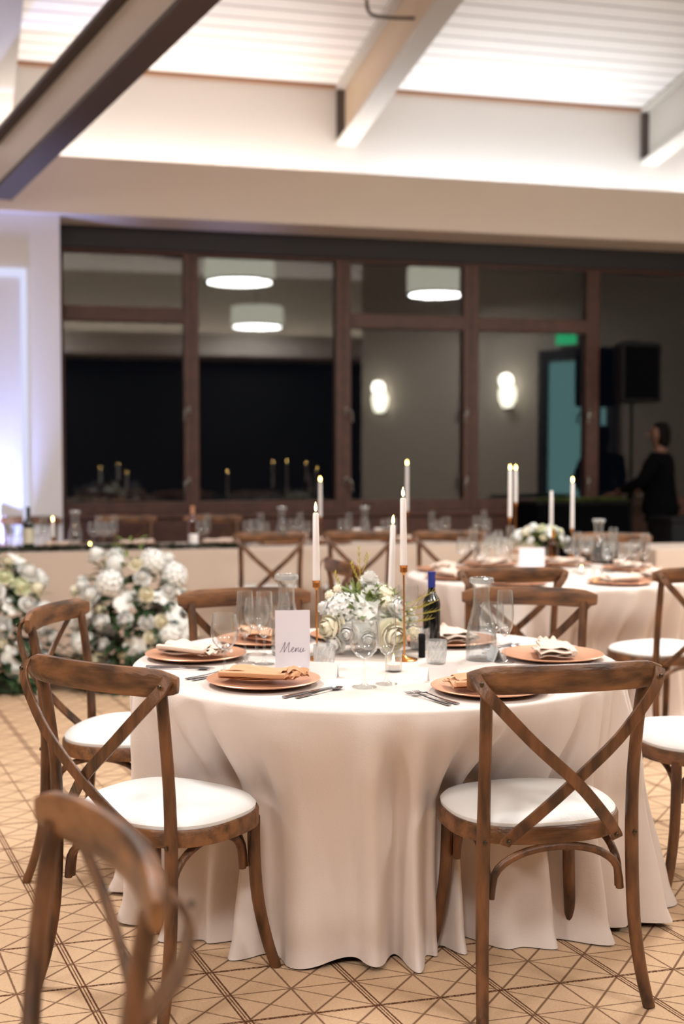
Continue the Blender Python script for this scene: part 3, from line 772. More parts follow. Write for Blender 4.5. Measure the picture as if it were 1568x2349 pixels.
def mk_teaglass():
    r_ = empty('tealight_glass'); tag(r_, 'x', 'candle holder')
    m = MB(); m.lathe([(0, 0), (.024, 0), (.026, .003), (.0265, .066), (.0253, .066), (.0245, .006), (0, .005)], seg=28); m.build('glass_cup', GLASS, r_); return r_
def mk_taper(h=.22, lit=True):
    r_ = empty('taper_candle'); tag(r_, 'x', 'candle')
    m = MB(); m.lathe([(0, -.02), (.0095, -.02), (.0118, .0), (.0108, h*.5), (.0092, h-.004), (.006, h), (0, h-.001)], seg=20); m.build('wax', WAX, r_)
    m = MB(); m.lathe([(0, h-.002), (.0009, h-.002), (.0009, h+.008), (0, h+.008)], seg=6); m.build('wick', WICK, r_)
    if lit: m = MB(); flame(m, h+.004, 1.0); m.build('flame', FLAME, r_)
    return r_
def candlestick(loc, h, label, ch=.22, lean=(0, 0), lit=True, clabel=''):
    r_ = empty('candlestick', loc); tag(r_, label, 'candlestick')
    m = MB(); m.lathe([(0, 0), (.042, 0), (.043, .003), (.038, .006), (.012, .010), (.004, .018), (0, .018)], seg=32); m.build('base', GOLD, r_)
    m = MB(); m.lathe([(0, .016), (.0030, .016), (.0030, h-.03), (0, h-.03)], seg=12); m.build('stem', GOLD, r_)
    m = MB(); m.lathe([(0, h-.032), (.003, h-.032), (.011, h-.016), (.0135, h), (.0125, h), (.0125, h), (.0122, h-.0225), (0, h-.0225)], seg=20); m.build('candle_cup', GOLD, r_)
    r_.rotation_euler = (lean[0], lean[1], 0)
    key = ('taper', round(ch, 3), lit)
    if key not in TAP: TAP[key] = proto(lambda: mk_taper(ch, lit))
    top = Matrix.Rotation(lean[1], 3, 'Y') @ Matrix.Rotation(lean[0], 3, 'X') @ Vector((0, 0, h))
    put(TAP[key], Vector(loc) + top, 0, clabel, tilt=lean)
    return r_
TAP = {}
CHARGER = proto(mk_charger); NAP = proto(lambda: mk_napkin(False)); NAPP = proto(lambda: mk_napkin(True, 3)); CARD = proto(mk_card)
FORK = proto(mk_fork); KNIFE = proto(mk_knife); SPOON = proto(mk_spoon)
WINE = proto(mk_wine); FLUTE = proto(mk_flute); GOB = proto(mk_goblet); CARAFE = proto(mk_carafe); VOT = proto(mk_votive); TEA = proto(mk_tea); TGL = proto(mk_teaglass)

# ------------------------------------------------------------------ nearest table laid
C0 = Vector((TX, TY, ZT_))
settings = [  # picture position of the plate, words, pale napkin, card, cutlery
    (604, 1569, 'at the left front of the nearest table', False, True),
    (1122, 1586, 'at the right front of the nearest table', False, True),
    (440, 1509, 'at the far left rim of the nearest table', True, False),
    (604, 1474, 'at the back left of the nearest table', False, False),
    (1266, 1510, 'at the right rim of the nearest table', True, True),
    (1032, 1475, 'behind the small dark bottle on the nearest table', True, False),
    (815, 1464, 'behind the centrepiece flowers on the nearest table', False, False)]
for (px, py, wds, pale, card) in settings:
    p = T(px, py); v = p - C0; v.z = 0
    if v.length > .59: p = C0 + v.normalized()*.59; v = p - C0
    ang = math.atan2(-v.y, -v.x) - math.pi/2      # local +y looks to the centre
    if px == 440: wds2 = wds
    put(CHARGER, p, ang, 'round copper charger plate ' + wds)
    put(NAPP if pale else NAP, p + Vector((0, 0, .002)), ang*.35 + (0 if abs(ang) < 2 else math.pi), ('pale folded linen napkin on the plate ' if pale else 'tan folded linen napkin on the copper plate ') + wds)
    Mx = Matrix.Rotation(ang, 3, 'Z')
    if card: put(CARD, p + Mx @ Vector((-.02 if px > 1000 else .06, .195, .0)), ang*.3, 'small white tent name card beyond the plate ' + wds)
    for nm, P_, dx in (('outer fork', FORK, -.215), ('inner fork', FORK, -.188), ('table knife', KNIFE, .19), ('spoon', SPOON, .218)):
        q = p + Mx @ Vector((dx, -.005 + (.01 if nm == 'spoon' else 0), 0)); 
        if (q - C0).length > .645: q = C0 + (q-C0).normalized()*.645
        put(P_, q, ang, 'steel %s %s of the plate %s' % (nm, 'left' if dx < 0 else 'right', wds))
# glasses
gl = [(WINE, 515, 1553, 'clear wine glass on the left of the nearest table, in front of the flutes'),
      (FLUTE, 562, 1522, 'tall clear flute behind the left wine glass on the nearest table'),
      (FLUTE, 606, 1524, 'tall clear flute between the left wine glass and the menu card'),
      (WINE, 588, 1502, 'clear wine glass behind the two tall flutes left of the menu card'),
      (WINE, 835, 1577, 'clear wine glass standing in front of the centrepiece, left of the tealight'),
      (FLUTE, 886, 1570, 'tall clear flute directly in front of the tealight, right of the middle wine glass'),
      (FLUTE, 1157, 1520, 'tall clear flute right of the right-hand carafe'),
      (GOB, 1128, 1500, 'clear water goblet behind the right-hand carafe'),
      (GOB, 640, 1470, 'clear water goblet behind the menu card and left carafe'),
      (WINE, 935, 1462, 'clear wine glass behind the small dark bottle')]
for (P_, px, py, l) in gl: put(P_, T(px, py), 0, l)
put(CARAFE, T(657, 1502), 0, 'clear water carafe standing behind the white menu card')
put(CARAFE, T(1103, 1514), 0, 'clear water carafe on the right of the nearest table')
put(VOT, T(743, 1534), 0, 'cut glass votive between the menu card and the centrepiece bowl')
put(VOT, T(1000, 1522), .3, 'cut glass votive in front of the small dark bottle')
put(VOT, T(962, 1490), .7, 'cut glass votive left behind the black grinder')
put(TGL, T(902, 1540), 0, 'small clear tealight glass in the middle of the nearest table')
put(TEA, T(902, 1540) + Vector((0, 0, .0055)), 0, 'lit tealight in the small clear glass in the middle of the nearest table')
# candlesticks
def stick(px, pyb, pyc, pyt, lab, clab, lean=(0, 0), lit=True):
    b = T(px, pyb); h = atY(px, pyc, b.y).z - ZT_; ch = atY(px, pyt, b.y).z - ZT_ - h
    candlestick(b, h, lab, ch, lean, lit, clab)
stick(727, 1512, 1332, 1176, 'slim gold candlestick left of the centrepiece', 'white lit taper candle left of the centrepiece flowers', (0, R(-.5)))
stick(927, 1514, 1297, 1142, 'slim gold candlestick right of the centrepiece', 'tall white lit taper candle right of the centrepiece flowers', (0, R(-.6)))
stick(893, 1466, 1352, 1204, 'slim gold candlestick behind the centrepiece', 'white lit taper leaning behind the centrepiece flowers', (0, R(1.6)))
# small wine bottle
def bottle(loc, h, r, label, glass, foil=None, lab=None, name='wine_bottle'):
    r_ = empty(name, loc); tag(r_, label, 'bottle')
    m = MB(); m.lathe([(0, .004), (r*.8, 0), (r, .004), (r, h*.58), (r*.92, h*.64), (r*.5, h*.72), (r*.40, h*.78), (r*.38, h*.97), (r*.42, h*.972), (r*.42, h), (0, h)], seg=32); m.build('glass_body', glass, r_)
    if foil: m = MB(); m.lathe([(r*.43, h*.80), (r*.44, h*.80), (r*.43, h*.96), (r*.46, h*.965), (r*.46, h*1.004), (0, h*1.006), (0, h*.999), (r*.43, h*.999), (r*.43, h*.80)], seg=24); m.build('foil_capsule', foil, r_)
    if lab: m = MB(); m.lathe([(r*1.004, h*.14), (r*1.015, h*.14), (r*1.015, h*.50), (r*1.004, h*.50), (r*1.004, h*.14)], seg=32); m.build('label', lab, r_)
    return r_
bottle(T(989, 1486), .262, .030, 'small dark wine bottle with blue foil neck on the nearest table', BOTTLE_D, FOIL)
g_ = empty('pepper_grinder', T(967, 1508)); tag(g_, 'small black grinder beside the cut glass votive and dark bottle', 'grinder')
m = MB(); m.lathe([(0, 0), (.0115, 0), (.0115, .05), (0, .05)], seg=20); m.build('body', BLACK, g_)
m = MB(); m.lathe([(0, .051), (.011, .051), (.012, .056), (.0118, .074), (.009, .078), (0, .078)], seg=20); m.build('cap', BLACK, g_)
# menu card with script lettering
mp = T(671, 1535); mc = empty('menu_card', mp, R(4)); mc.rotation_euler = (R(-6), 0, R(4)); tag(mc, 'white standing menu card with grey script in front of the left carafe', 'menu')
m = MB(); m.box((0, 0, .092), (.108, .0025, .180), 0, .0006); m.build('card', PAPER, mc, smooth=False)
m = MB(); m.box((0, .0, .004), (.05, .02, .008), 0, .001); m.build('card_stand', PAPER_W, mc)
glyph = [[(0, 0), (.10, .25), (.22, .95), (.26, .3), (.30, .02), (.42, .6), (.52, .92), (.54, .4), (.60, .02), (.70, .10)],
         [(.70, .10), (.86, .28), (.90, .42), (.82, .44), (.78, .22), (.86, .02), (1.0, .12)],
         [(1.0, .12), (1.06, .42), (1.07, .05), (1.16, .38), (1.24, .38), (1.24, .08), (1.34, .10)],
         [(1.34, .10), (1.40, .42), (1.40, .08), (1.50, .03), (1.58, .40), (1.58, .08), (1.74, .18)]]
m = MB()
for g1 in glyph: m.sweep([(-.040 + x_*.045 + y_*.008, -.0022, .052 + y_*.034) for x_, y_ in g1], circ(.0007, 5), (0, 1, 0), smooth=5)
m.build('script_lettering', INK, mc)

# ------------------------------------------------------------------ flowers
def rose_mesh(seed=1, n=15, ruff=.1):
    rr = random.Random(seed); m = MB()
    m.lathe([(0, .1), (.22, .15), (.30, .38), (.22, .60), (0, .68)], seg=10)
    for k in range(n):
        q = k/(n-1); a0 = k*2.39996; wid = .62 + .50*q; ht = .78 - .10*q; rb = .10 + .18*q; lean = .10 + 1.30*q**1.15
        vs = []; NX, NY = 6, 5
        for j in range(NY+1):
            b = j/NY
            for i in range(NX+1):
                a = (i/NX*2-1); ww = wid*(.35 + .65*math.sin(min(1, b*1.25)*math.pi/2))*(1 - .25*(b > .85))
                rad = rb + math.sin(lean)*b*ht*(.75) + .13*math.sin(b*math.pi)*1.0
                z = math.cos(lean)*b*ht + .02 + .12*(1-q) - .10*q*b*b - .05*a*a*b + ruff*.3*math.sin(a*5+k)*b
                th = a0 + a*ww/(rad*1.0+.25)
                vs.append((rad*math.cos(th), rad*math.sin(th), z))
        fs = [(j*(NX+1)+i, j*(NX+1)+i+1, (j+1)*(NX+1)+i+1, (j+1)*(NX+1)+i) for j in range(NY) for i in range(NX)]
        m.add(vs, fs)
    return m
def ball_mesh(seed=1, n=60):
    """hydrangea or cluster head of small four-petalled florets"""
    rr = random.Random(seed); m = MB()
    m.lathe([(0, -.5), (.6, -.35), (.72, 0), (.6, .5), (0, .75)], seg=12)
    for k in range(n):
        z = 1 - 1.7*(k+.5)/n; r = math.sqrt(max(0, 1-z*z)); a = k*2.39996
        d = Vector((r*math.cos(a), r*math.sin(a), z)); t1 = d.orthogonal().normalized(); t2 = d.cross(t1); c_ = d*(.82+.12*rr.random())
        t0 = rr.uniform(0, 1.5)
        for p in range(4):
            th = t0 + p*math.pi/2; e1 = t1*math.cos(th)+t2*math.sin(th); e2 = t1*math.cos(th+1.57)+t2*math.sin(th+1.57); s_ = .22
            m.add([c_, c_+e1*s_*.6+e2*s_*.5+d*.03, c_+e1*s_*1.15+d*.06, c_+e1*s_*.6-e2*s_*.5+d*.03], [(0, 1, 2, 3)])
    return m
def orchid_mesh(seed=1):
    m = MB(); rr = random.Random(seed)
    for k, (a, l, wd) in enumerate(((90, 1, .42), (210, 1, .42), (330, 1, .42), (20, 1.05, .62), (160, 1.05, .62))):
        a = R(a); e1 = Vector((math.cos(a), math.sin(a), 0)); e2 = Vector((-e1.y, e1.x, 0)); vs = []
        for j in range(6):
            b = j/5
            for i in range(5):
                q = i/4*2-1; ww = wd*math.sin(max(.12, b)**.8*math.pi*.93)**.6; vs.append(e1*b*l + e2*q*ww + Vector((0, 0, .25*b - .22*b*b - .08*q*q + .05*(k % 2))))
        m.add(vs, [(j*5+i, j*5+i+1, (j+1)*5+i+1, (j+1)*5+i) for j in range(5) for i in range(4)])
    m.lathe([(0, 0), (.14, .05), (.16, .2), (.08, .34), (0, .36)], seg=8)
    return m
def mesh_of(mb, name, mt):
    o = mb.build(name, mt); me = o.data; bpy.data.objects.remove(o); return me
RM = [[mesh_of(rose_mesh(s), 'rose', mt) for s in (1, 2)] for mt in (PETAL_W, PETAL_C, PETAL_G)]
HY = mesh_of(ball_mesh(3, 70), 'hydrangea', PETAL_W); SM = mesh_of(ball_mesh(9, 26), 'small_blossom', PETAL_C)
OR = mesh_of(orchid_mesh(), 'orchid', PETAL_W)
def leaf(mb, base, d, ln, wd, droop=.3, segs=4):
    d = Vector(d).normalized(); side = d.cross(Vector((0, 0, 1)))
    if side.length < .1: side = Vector((1, 0, 0))
    side.normalize(); vs = []
    for j in range(segs+1):
        b = j/segs; ww = wd*math.sin(max(.02, min(.98, b**.8))*math.pi); p = Vector(base) + d*ln*b + Vector((0, 0, -droop*ln*b*b))
        vs += [p - side*ww, p + Vector((0, 0, -ww*.35)), p + side*ww]
    mb.add(vs, [f_ for j in range(segs) for f_ in ((j*3, j*3+1, j*3+4, j*3+3), (j*3+1, j*3+2, j*3+5, j*3+4))])
def blossom(me, name, loc, nrm, size, parent, roll=0):
    o = bpy.data.objects.new(name, me); COL.objects.link(o); o.parent = parent
    q = Vector(nrm).to_track_quat('Z', 'Y'); o.rotation_mode = 'QUATERNION'; o.rotation_quaternion = q @ Matrix.Rotation(roll, 4, 'Z').to_quaternion()
    o.location = loc; o.scale = (size,)*3; return o

# centrepiece in a footed bowl
fc = T(843, 1497); fc.y += .03
cp = empty('flower_centrepiece', fc); tag(cp, 'low arrangement of white roses and orchids in a footed glass bowl on the nearest table', 'flowers')
m = MB(); m.lathe([(0, 0), (.045, 0), (.046, .004), (.012, .012), (.010, .03), (.05, .045), (.078, .075), (.082, .10), (.079, .10), (.075, .077), (.048, .049), (0, .036)], seg=36); m.build('bowl', thin_glass('smoked_glass', (.55, .52, .45), .08, .5, 2.5), cp)
m = MB(); m.lathe([(.0815, .094), (.084, .094), (.084, .102), (.0815, .102), (.0815, .094)], seg=36); m.build('gold_rim', GOLD, cp)
fol = MB(); rr = random.Random(4)
for k in range(260):
    a = rr.uniform(0, 6.28); e = rr.uniform(-.25, 1.3); d = Vector((math.cos(a)*math.cos(e), math.sin(a)*math.cos(e), math.sin(e)))
    leaf(fol, Vector((0, 0, .12)) + Vector((d.x*.10, d.y*.08, d.z*.08)), d + Vector((rr.uniform(-.4, .4),)*1 + (rr.uniform(-.4, .4), rr.uniform(-.2, .5))), rr.uniform(.03, .07), rr.uniform(.005, .011), rr.uniform(0, .5))
fol.build('foliage', LEAF_L, cp, kind='stuff')
tw = MB()
for (x_, z_, tx, tz) in ((-.03, .20, -.03, .345), (-.02, .27, .0, .325), (-.02, .2, -.055, .295), (-.08, .18, -.11, .262), (.12, .13, .22, .17), (.12, .12, .23, .14), (.11, .15, .21, .20), (.12, .10, .20, .11), (.1, .14, .18, .155)):
    tw.sweep([(x_, -.02, z_), ((x_+tx)/2 + .004, -.03, (z_+tz)/2), (tx, -.03, tz)], circ(.0014, 5), (0, 1, 0))
    for q in (.55, .7, .85, 1.0):
        for sg in (-1, 1): leaf(tw, (x_+(tx-x_)*q, -.03, z_+(tz-z_)*q), (tx-x_ + sg*.05, sg*.02, tz-z_+.03), .018 + .012*(tx > .1), .0035, 0)
tw.build('sprigs', STEM_Y, cp, kind='stuff')
fl = [(-.085, -.05, .150, .058, 'h'), (-.035, -.085, .125, .048, 'o'), (.010, -.10, .110, .046, 'o'), (-.015, -.07, .165, .050, 'o'), (.070, -.105, .070, .066, 'c'), (-.105, -.07, .09, .064, 'c'), (-.10, -.085, .045, .044, 'w'),
      (.085, -.06, .150, .046, 'w'), (.005, -.01, .232, .042, 'w'), (.01, -.03, .190, .044, 'w'), (.055, -.03, .195, .036, 's'), (.06, -.055, .165, .034, 's'), (-.06, -.10, .075, .044, 'w'), (.0, -.105, .06, .044, 'w'), (.105, -.03, .11, .036, 's'),
      (-.13, .0, .14, .040, 'w'), (.13, .02, .10, .042, 'w'), (-.08, .07, .15, .05, 'h'), (.02, .10, .13, .05, 'c'), (.09, .08, .14, .045, 'w'), (0, .04, .20, .045, 'w'), (-.125, -.02, .19, .022, 's'), (-.10, -.04, .215, .018, 's'), (.045, -.07, .125, .04, 'o'), (.15, -.06, .075, .026, 's')]
for (x_, y_, z_, s_, k) in fl:
    nr = Vector((x_, y_*1.3, (z_-.10)*.9 + .02)); me = {'h': HY, 'o': OR, 's': SM}.get(k) or RM['wcg'.index(k)][rr.randrange(2)]
    blossom(me, {'h': 'hydrangea', 'o': 'orchid', 's': 'small_blossom'}.get(k, 'rose'), (x_, y_, z_), nr, s_*(1.0 if k in 'hs' else 1.15), cp, rr.uniform(0, 6))

def ground_flowers(px, py, wd, ht_, label, seed, n=58):
    base = at(px, py, 0); r_ = empty('floor_flower_arrangement', base); tag(r_, label, 'flowers', None); rr = random.Random(seed)
    m = MB()
    for k in range(900):
        a = rr.uniform(0, 6.28); e = rr.uniform(0, 1.5); q = rr.uniform(.5, 1.0)
        z = ht_*(.04 + .9*math.sin(e)*q) if rr.random() > .45 else rr.uniform(.02, .34)*ht_
        rad = wd*math.cos(math.asin(min(.97, z/ht_)))*rr.uniform(.55, .98)
        p = Vector((rad*math.cos(a), rad*math.sin(a)*.62, z)); leaf(m, p, (math.cos(a), math.sin(a), rr.uniform(-.3, .7)), rr.uniform(.06, .13), rr.uniform(.016, .032), rr.uniform(.1, .7))
    m.build('foliage', LEAF, r_, kind='stuff')
    m = MB()
    for k in range(120):
        a = rr.uniform(0, 6.28); z = rr.uniform(.3, 1.05)*ht_; rad = wd*math.sqrt(max(.02, 1-min(1, z/ht_)**2))*rr.uniform(.6, 1.1)
        leaf(m, (rad*math.cos(a), rad*math.sin(a)*.6, z), (math.cos(a), math.sin(a), rr.uniform(.2, 1.2)), rr.uniform(.05, .1), .012, .2)
    m.build('light_foliage', LEAF_L, r_, kind='stuff')
    m = MB(); m.box((0, 0, .02), (wd*1.4, wd*.8, .03), 0, .01); m.build('foam_base', LEAF, r_)
    k = 0; tries = 0; pts = []
    while k < n and tries < 6000:
        tries += 1
        a = rr.uniform(math.pi*.95, 2.05*math.pi) if rr.random() < .85 else rr.uniform(0, 6.28); z = rr.uniform(.26, .93)*ht_
        if rr.random() < .12: z = rr.uniform(.05, .25)*ht_
        rad = wd*math.sqrt(max(.02, 1-((z-.35*ht_)/(.66*ht_))**2)) if z > .35*ht_ else wd*(.75 + .25*z/(.35*ht_))
        rad *= rr.uniform(.82, 1.0)
        p = Vector((rad*math.cos(a), rad*math.sin(a)*.62, z)); s_ = rr.uniform(.045, .085)
        if any((p-q).length < (s_+s2)*.68 for q, s2 in pts): continue
        pts.append((p, s_)); kd = rr.choices('wchog', (4, 4, 3, 5, 1))[0]
        me = {'h': HY, 'o': OR}.get(kd) or RM['wcg'.index(kd)][rr.randrange(2)]
        blossom(me, {'h': 'hydrangea', 'o': 'orchid'}.get(kd, 'rose'), p, Vector((p.x*.9, p.y*1.5 - .05, (z-.35*ht_)*.7)), s_*1.08, r_, rr.uniform(0, 6)); k += 1
    return r_
ground_flowers(305, 1578, .37, .86, 'large floor arrangement of white and cream roses before the head table, behind the left chairs', 8, 66)
ground_flowers(-30, 1582, .40, .86, 'large floor arrangement of white flowers cut by the left edge of the picture', 21, 64)

# ------------------------------------------------------------------ right rear table laid
C2 = Vector((T2X, T2Y, ZT_)); gw = 'glasses crowded left of the white card on the right rear table'
def clamp2(p):
    v = p - C2; return p if v.length < .72 else C2 + v.normalized()*.70
for k, a in enumerate((-115, -60, -25, 25, 70, 115, 160, 205)):
    p = C2 + Vector((math.cos(R(a)), math.sin(R(a)), 0))*.585; ang = R(a) + math.pi/2
    d = {-115: 'left front rim', -60: 'right front rim', -25: 'right rim nearest us', 25: 'on the far right rim', 70: 'back rim, right side', 115: 'back rim, left side', 160: 'on the far left rim', 205: 'left rim nearest us'}[a]
    put(CHARGER, p, ang, 'copper charger plate of the right rear table, ' + d)
    put(NAPP, p + Vector((0, 0, .002)), ang, 'pale napkin on a plate of the right rear table, ' + d)
for k, (px, py) in enumerate([(1062, 1300), (1084, 1290), (1105, 1304), (1122, 1286), (1142, 1300), (1160, 1290), (1094, 1276), (1135, 1274)]):
    put([WINE, FLUTE, GOB][k % 3], clamp2(T(px, py+8)), 0, 'clear stemmed glass in the cluster left of the white card on the right rear table', gw)
for k, (px, py) in enumerate([(1305, 1288), (1322, 1303), (1345, 1290), (1395, 1305), (1412, 1288), (1432, 1312), (1455, 1298), (1478, 1308), (1440, 1280), (1400, 1272)]):
    put([GOB, FLUTE, WINE][k % 3], clamp2(T(px, py+8 + (k % 3)*2)), 0, 'clear stemmed glass in the cluster right of the amber bottle on the right rear table', 'glasses crowded right of the amber bottle on the right rear table')
put(CARAFE, T(1372, 1289), 0, 'clear water carafe among glasses on the right rear table')
cd = empty('table_card', T(1219, 1305), R(3)); tag(cd, 'blank white square card on the right rear table', 'card')
m = MB(); m.box((0, 0, .062), (.150, .003, .124), 0, .0008); m.build('card', PAPER, cd, smooth=False)
m = MB(); m.box((0, .004, .006), (.06, .03, .012), 0, .002); m.build('card_stand', PAPER_W, cd)
bottle(T(1268, 1296), .215, .034, 'amber glass bottle right of the blank white card', AMBER, name='amber_bottle')
def stick2(px, pyb, pyc, pyt, lab, clab, lit=True, z=ZT_):
    b = at(px, pyb, z); h = atY(px, pyc, b.y).z - z; ch = atY(px, pyt, b.y).z - z - h
    candlestick(b, h, lab, ch, (0, 0), lit, clab)
stick2(1168, 1288, 1186, 1078, 'gold candlestick left end of the right rear table', 'front one of two touching lit tapers above the right rear table')
stick2(1181, 1268, 1152, 1078, 'gold candlestick behind the leftmost one on the right rear table', 'rear one of two touching lit tapers above the right rear table')
stick2(1263, 1276, 1206, 1126, 'gold candlestick behind the amber bottle', 'unlit white taper behind the amber bottle', lit=False)
stick2(1311, 1278, 1212, 1106, 'gold candlestick right of the amber bottle', 'lit white taper right of the amber bottle')
r_ = empty('flower_centrepiece', T(1238, 1280)); tag(r_, 'low white flower arrangement behind the blank card on the right rear table', 'flowers'); rr = random.Random(12)
m = MB(); m.lathe([(0, 0), (.05, 0), (.055, .01), (.07, .08), (.066, .08), (.05, .012), (0, .01)], seg=24); m.build('bowl', GLASS, r_)
m = MB()
for k in range(240):
    a = rr.uniform(0, 6.28); e = rr.uniform(-.1, 1.4); d = Vector((math.cos(a)*math.cos(e)*1.7, math.sin(a)*math.cos(e), math.sin(e)*.9)); leaf(m, Vector((0, 0, .09)) + d*.07, d, rr.uniform(.03, .07), .009, .3)
m.build('foliage', LEAF_L, r_, kind='stuff')
for k in range(40):
    a = k*2.4; e = rr.uniform(.0, 1.3); d = Vector((math.cos(a)*math.cos(e)*.17, math.sin(a)*math.cos(e)*.11, math.sin(e)*.09))
    me = rr.choice([HY, OR, SM, RM[0][0], RM[1][0], RM[2][1]]); blossom(me, me.name.split('.')[0], d + Vector((0, 0, .11)), d, rr.uniform(.024, .036), r_, k)
for k, (px, py) in enumerate(((1333, 1318), (1370, 1330))):
    l = ['left', 'right'][k]
    put(TGL, T(px, py), 0, 'clear tealight glass, %s one of two at the front right of the right rear table' % l); put(TEA, T(px, py) + Vector((0, 0, .0055)), 0, 'lit tealight, %s one of two at the front right of the right rear table' % l)

# ------------------------------------------------------------------ head table laid
def HT(px, q=.3, z=None):
    """a spot on the head table under picture column px, q = 0 front .. 1 back"""
    t = Pn - .06 - .62*q; s = wall_s(px, t); return RW(s, t, ZT_+.004 if z is None else z)
bottle(HT(64, .35), .30, .037, 'dark wine bottle with cream label at the left end of the head table', BOTTLE_D, None, LABEL)
bottle(HT(441, .5), .29, .036, 'pinkish wine bottle behind the white cup on the head table', thin_glass('rose_glass', (.75, .5, .45), .1, .6, 2.5), COPPER)
put(CARAFE, HT(172, .42), 0, 'water carafe lit blue near the left end of the head table')
put(CARAFE, HT(646, .9), 0, 'water carafe on the head table above the leftmost dark chair rail')
put(CARAFE, HT(836, .8), 0, 'water carafe on the head table above the middle dark chair rail')
for i, (px, q, l) in enumerate(((205, .15, 'between the blue carafe and a pair of glasses'), (612, .75, 'left of the carafe above a dark chair rail'), (850, .7, 'above the middle dark chair rail'), (1073, .75, 'at the right end of the head table'))):
    p = HT(px, q); put(TGL, p, 0, 'clear tealight glass on the head table, ' + l); put(TEA, p + Vector((0, 0, .0055)), 0, 'lit tealight on the head table, ' + l)
m = None
def cup(loc, label):
    r_ = empty('pillar_candle', loc); tag(r_, label, 'candle')
    m = MB(); m.lathe([(0, 0), (.033, 0), (.034, .004), (.034, .095), (.031, .099), (.010, .094), (0, .094)], seg=28); m.build('wax', WAX, r_)
    m = MB(); m.lathe([(0, .094), (.001, .094), (.001, .104), (0, .104)], seg=6); m.build('wick', WICK, r_)
cup(HT(443, .1), 'short white pillar candle in front of the pinkish bottle on the head table')
cup(HT(818, .8), 'short white pillar candle left of the middle carafe on the head table')
cup(HT(868, .75), 'short white pillar candle right of the middle carafe on the head table')
for grp, xs, l in (('left', (8, 24, 40, 84, 100), 'clear stemmed glass beside the wine bottle at the left end of the head table'),
                   ('blue', (214, 226, 238, 250, 262), 'clear stemmed glass right of the blue-lit carafe on the head table'),
                   ('mid', (462, 474, 568, 582, 598, 606, 672, 688, 702), 'clear stemmed glass near the leftmost dark chair on the head table'),
                   ('right', (786, 800, 884, 900, 990, 1004, 1022, 1110, 1116, 1094), 'clear stemmed glass on the right half of the head table')):
    for k, px in enumerate(xs): put([WINE, FLUTE, GOB][k % 3], HT(px, .25 + .5*((k*7) % 5)/5), 0, l, 'glasses on the head table, %s cluster' % grp)
for px, l in ((-40, 'left of the picture edge'), (140, 'left of the blue carafe'), (310, 'before the chair by the blue carafe'), (500, 'left of the leftmost dark chair'), (640, 'behind the leftmost dark chair'), (760, 'between the two left dark chairs'), (920, 'between the two right dark chairs'), (1060, 'at the right end')):
    p = HT(px, .5); put(CHARGER, p, 0, 'copper charger plate on the head table, ' + l); put(NAPP, p + Vector((0, 0, .002)), PHI, 'pale napkin on the head table, ' + l)
def tap3(px, pyc, pyt, q, l, cl):
    b = HT(px, q); h = atY(px, pyc, b.y).z - b.z; ch = atY(px, pyt, b.y).z - b.z - h; candlestick(b, h, l, ch, (0, 0), True, cl)
tap3(120, 1232, 1196, .2, 'short gold candlestick right of the dark labelled bottle', 'short lit taper right of the dark labelled bottle')
tap3(734, 1185, 1104, .3, 'tall gold candlestick on the head table behind the left taper', 'lit taper on the head table just above the left taper of the nearest table')
tap3(933, 1172, 1066, .3, 'tall gold candlestick on the head table behind the tallest taper', 'lit taper on the head table, highest flame in the picture')
# greenery runner
m = MB(); rr = random.Random(31)
for k in range(900):
    px = rr.uniform(-60, 560); p = HT(px, rr.uniform(.0, .11)); a = rr.uniform(0, 6.28)
    leaf(m, p + Vector((0, 0, rr.uniform(.004, .03))), (math.cos(a), math.sin(a), rr.uniform(.05, .5)), rr.uniform(.04, .08), .012, .2)
o = m.build('greenery_garland', LEAF); tag(o, 'dark leafy garland lying along the front of the head table', 'garland', kind='stuff')
# small covered table at the far right
ts0, ts1 = wall_s(1492, 3.2), wall_s(1800, 3.2)
side = empty('side_table', RW((ts0+ts1)/2, 3.0, 0), PHI); tag(side, 'small table under beige cloth at the right edge before the dark desk', 'table')
m = MB(); m.box((0, 0, .715), (ts1-ts0-.03, .56, .02), 0, .003); m.build('tabletop', MATS['plywood'], side)
for sx in (-1, 1):
    for sy in (-1, 1): m = MB(); m.sweep([(sx*(ts1-ts0)/2*.9, sy*.24, .705), (sx*(ts1-ts0)/2*.9, sy*.24, 0)], circ(.014, 8), smooth=1); m.build('leg', BLACK, side)
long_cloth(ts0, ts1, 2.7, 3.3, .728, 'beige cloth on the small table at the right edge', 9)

# ------------------------------------------------------------------ DJ desk, speaker, person
DKP = (2.20, 11.52, 0)
dk = empty('dj_desk', DKP, PHI); tag(dk, 'black draped desk with a leafy garland in front of the right windows', 'desk')
m = MB(); m.box((0, 0, .955), (.94, .48, .03), 0, .004); m.build('desktop', BLACK, dk)
m = MB(); n = 60; vs = []; fs = []
per = [(-.47+.94*i/40, -.24) for i in range(40)] + [(.47, -.24+.48*i/24) for i in range(24)] + [(.47-.94*i/40, .24) for i in range(40)] + [(-.47, .24-.48*i/24) for i in range(24)]
for z in (.94, .5, .01):
    for i, (x_, y_) in enumerate(per): k = 1 + .025*math.sin(i*1.3)*(1-z); vs.append((x_*k, y_*k, z))
q = len(per); m.add(vs, [(j*q+i, j*q+(i+1) % q, (j+1)*q+(i+1) % q, (j+1)*q+i) for j in range(2) for i in range(q)]); m.build('skirt', BLACKCLOTH, dk)
gd = MB(); rr = random.Random(2)
for k in range(500):
    x_ = rr.uniform(-.42, .42); a = rr.uniform(0, 6.28); leaf(gd, (x_, -.2 + rr.uniform(-.05, .05), .972 + rr.uniform(0, .03)), (math.cos(a), math.sin(a), .2), rr.uniform(.04, .09), .014, .2)
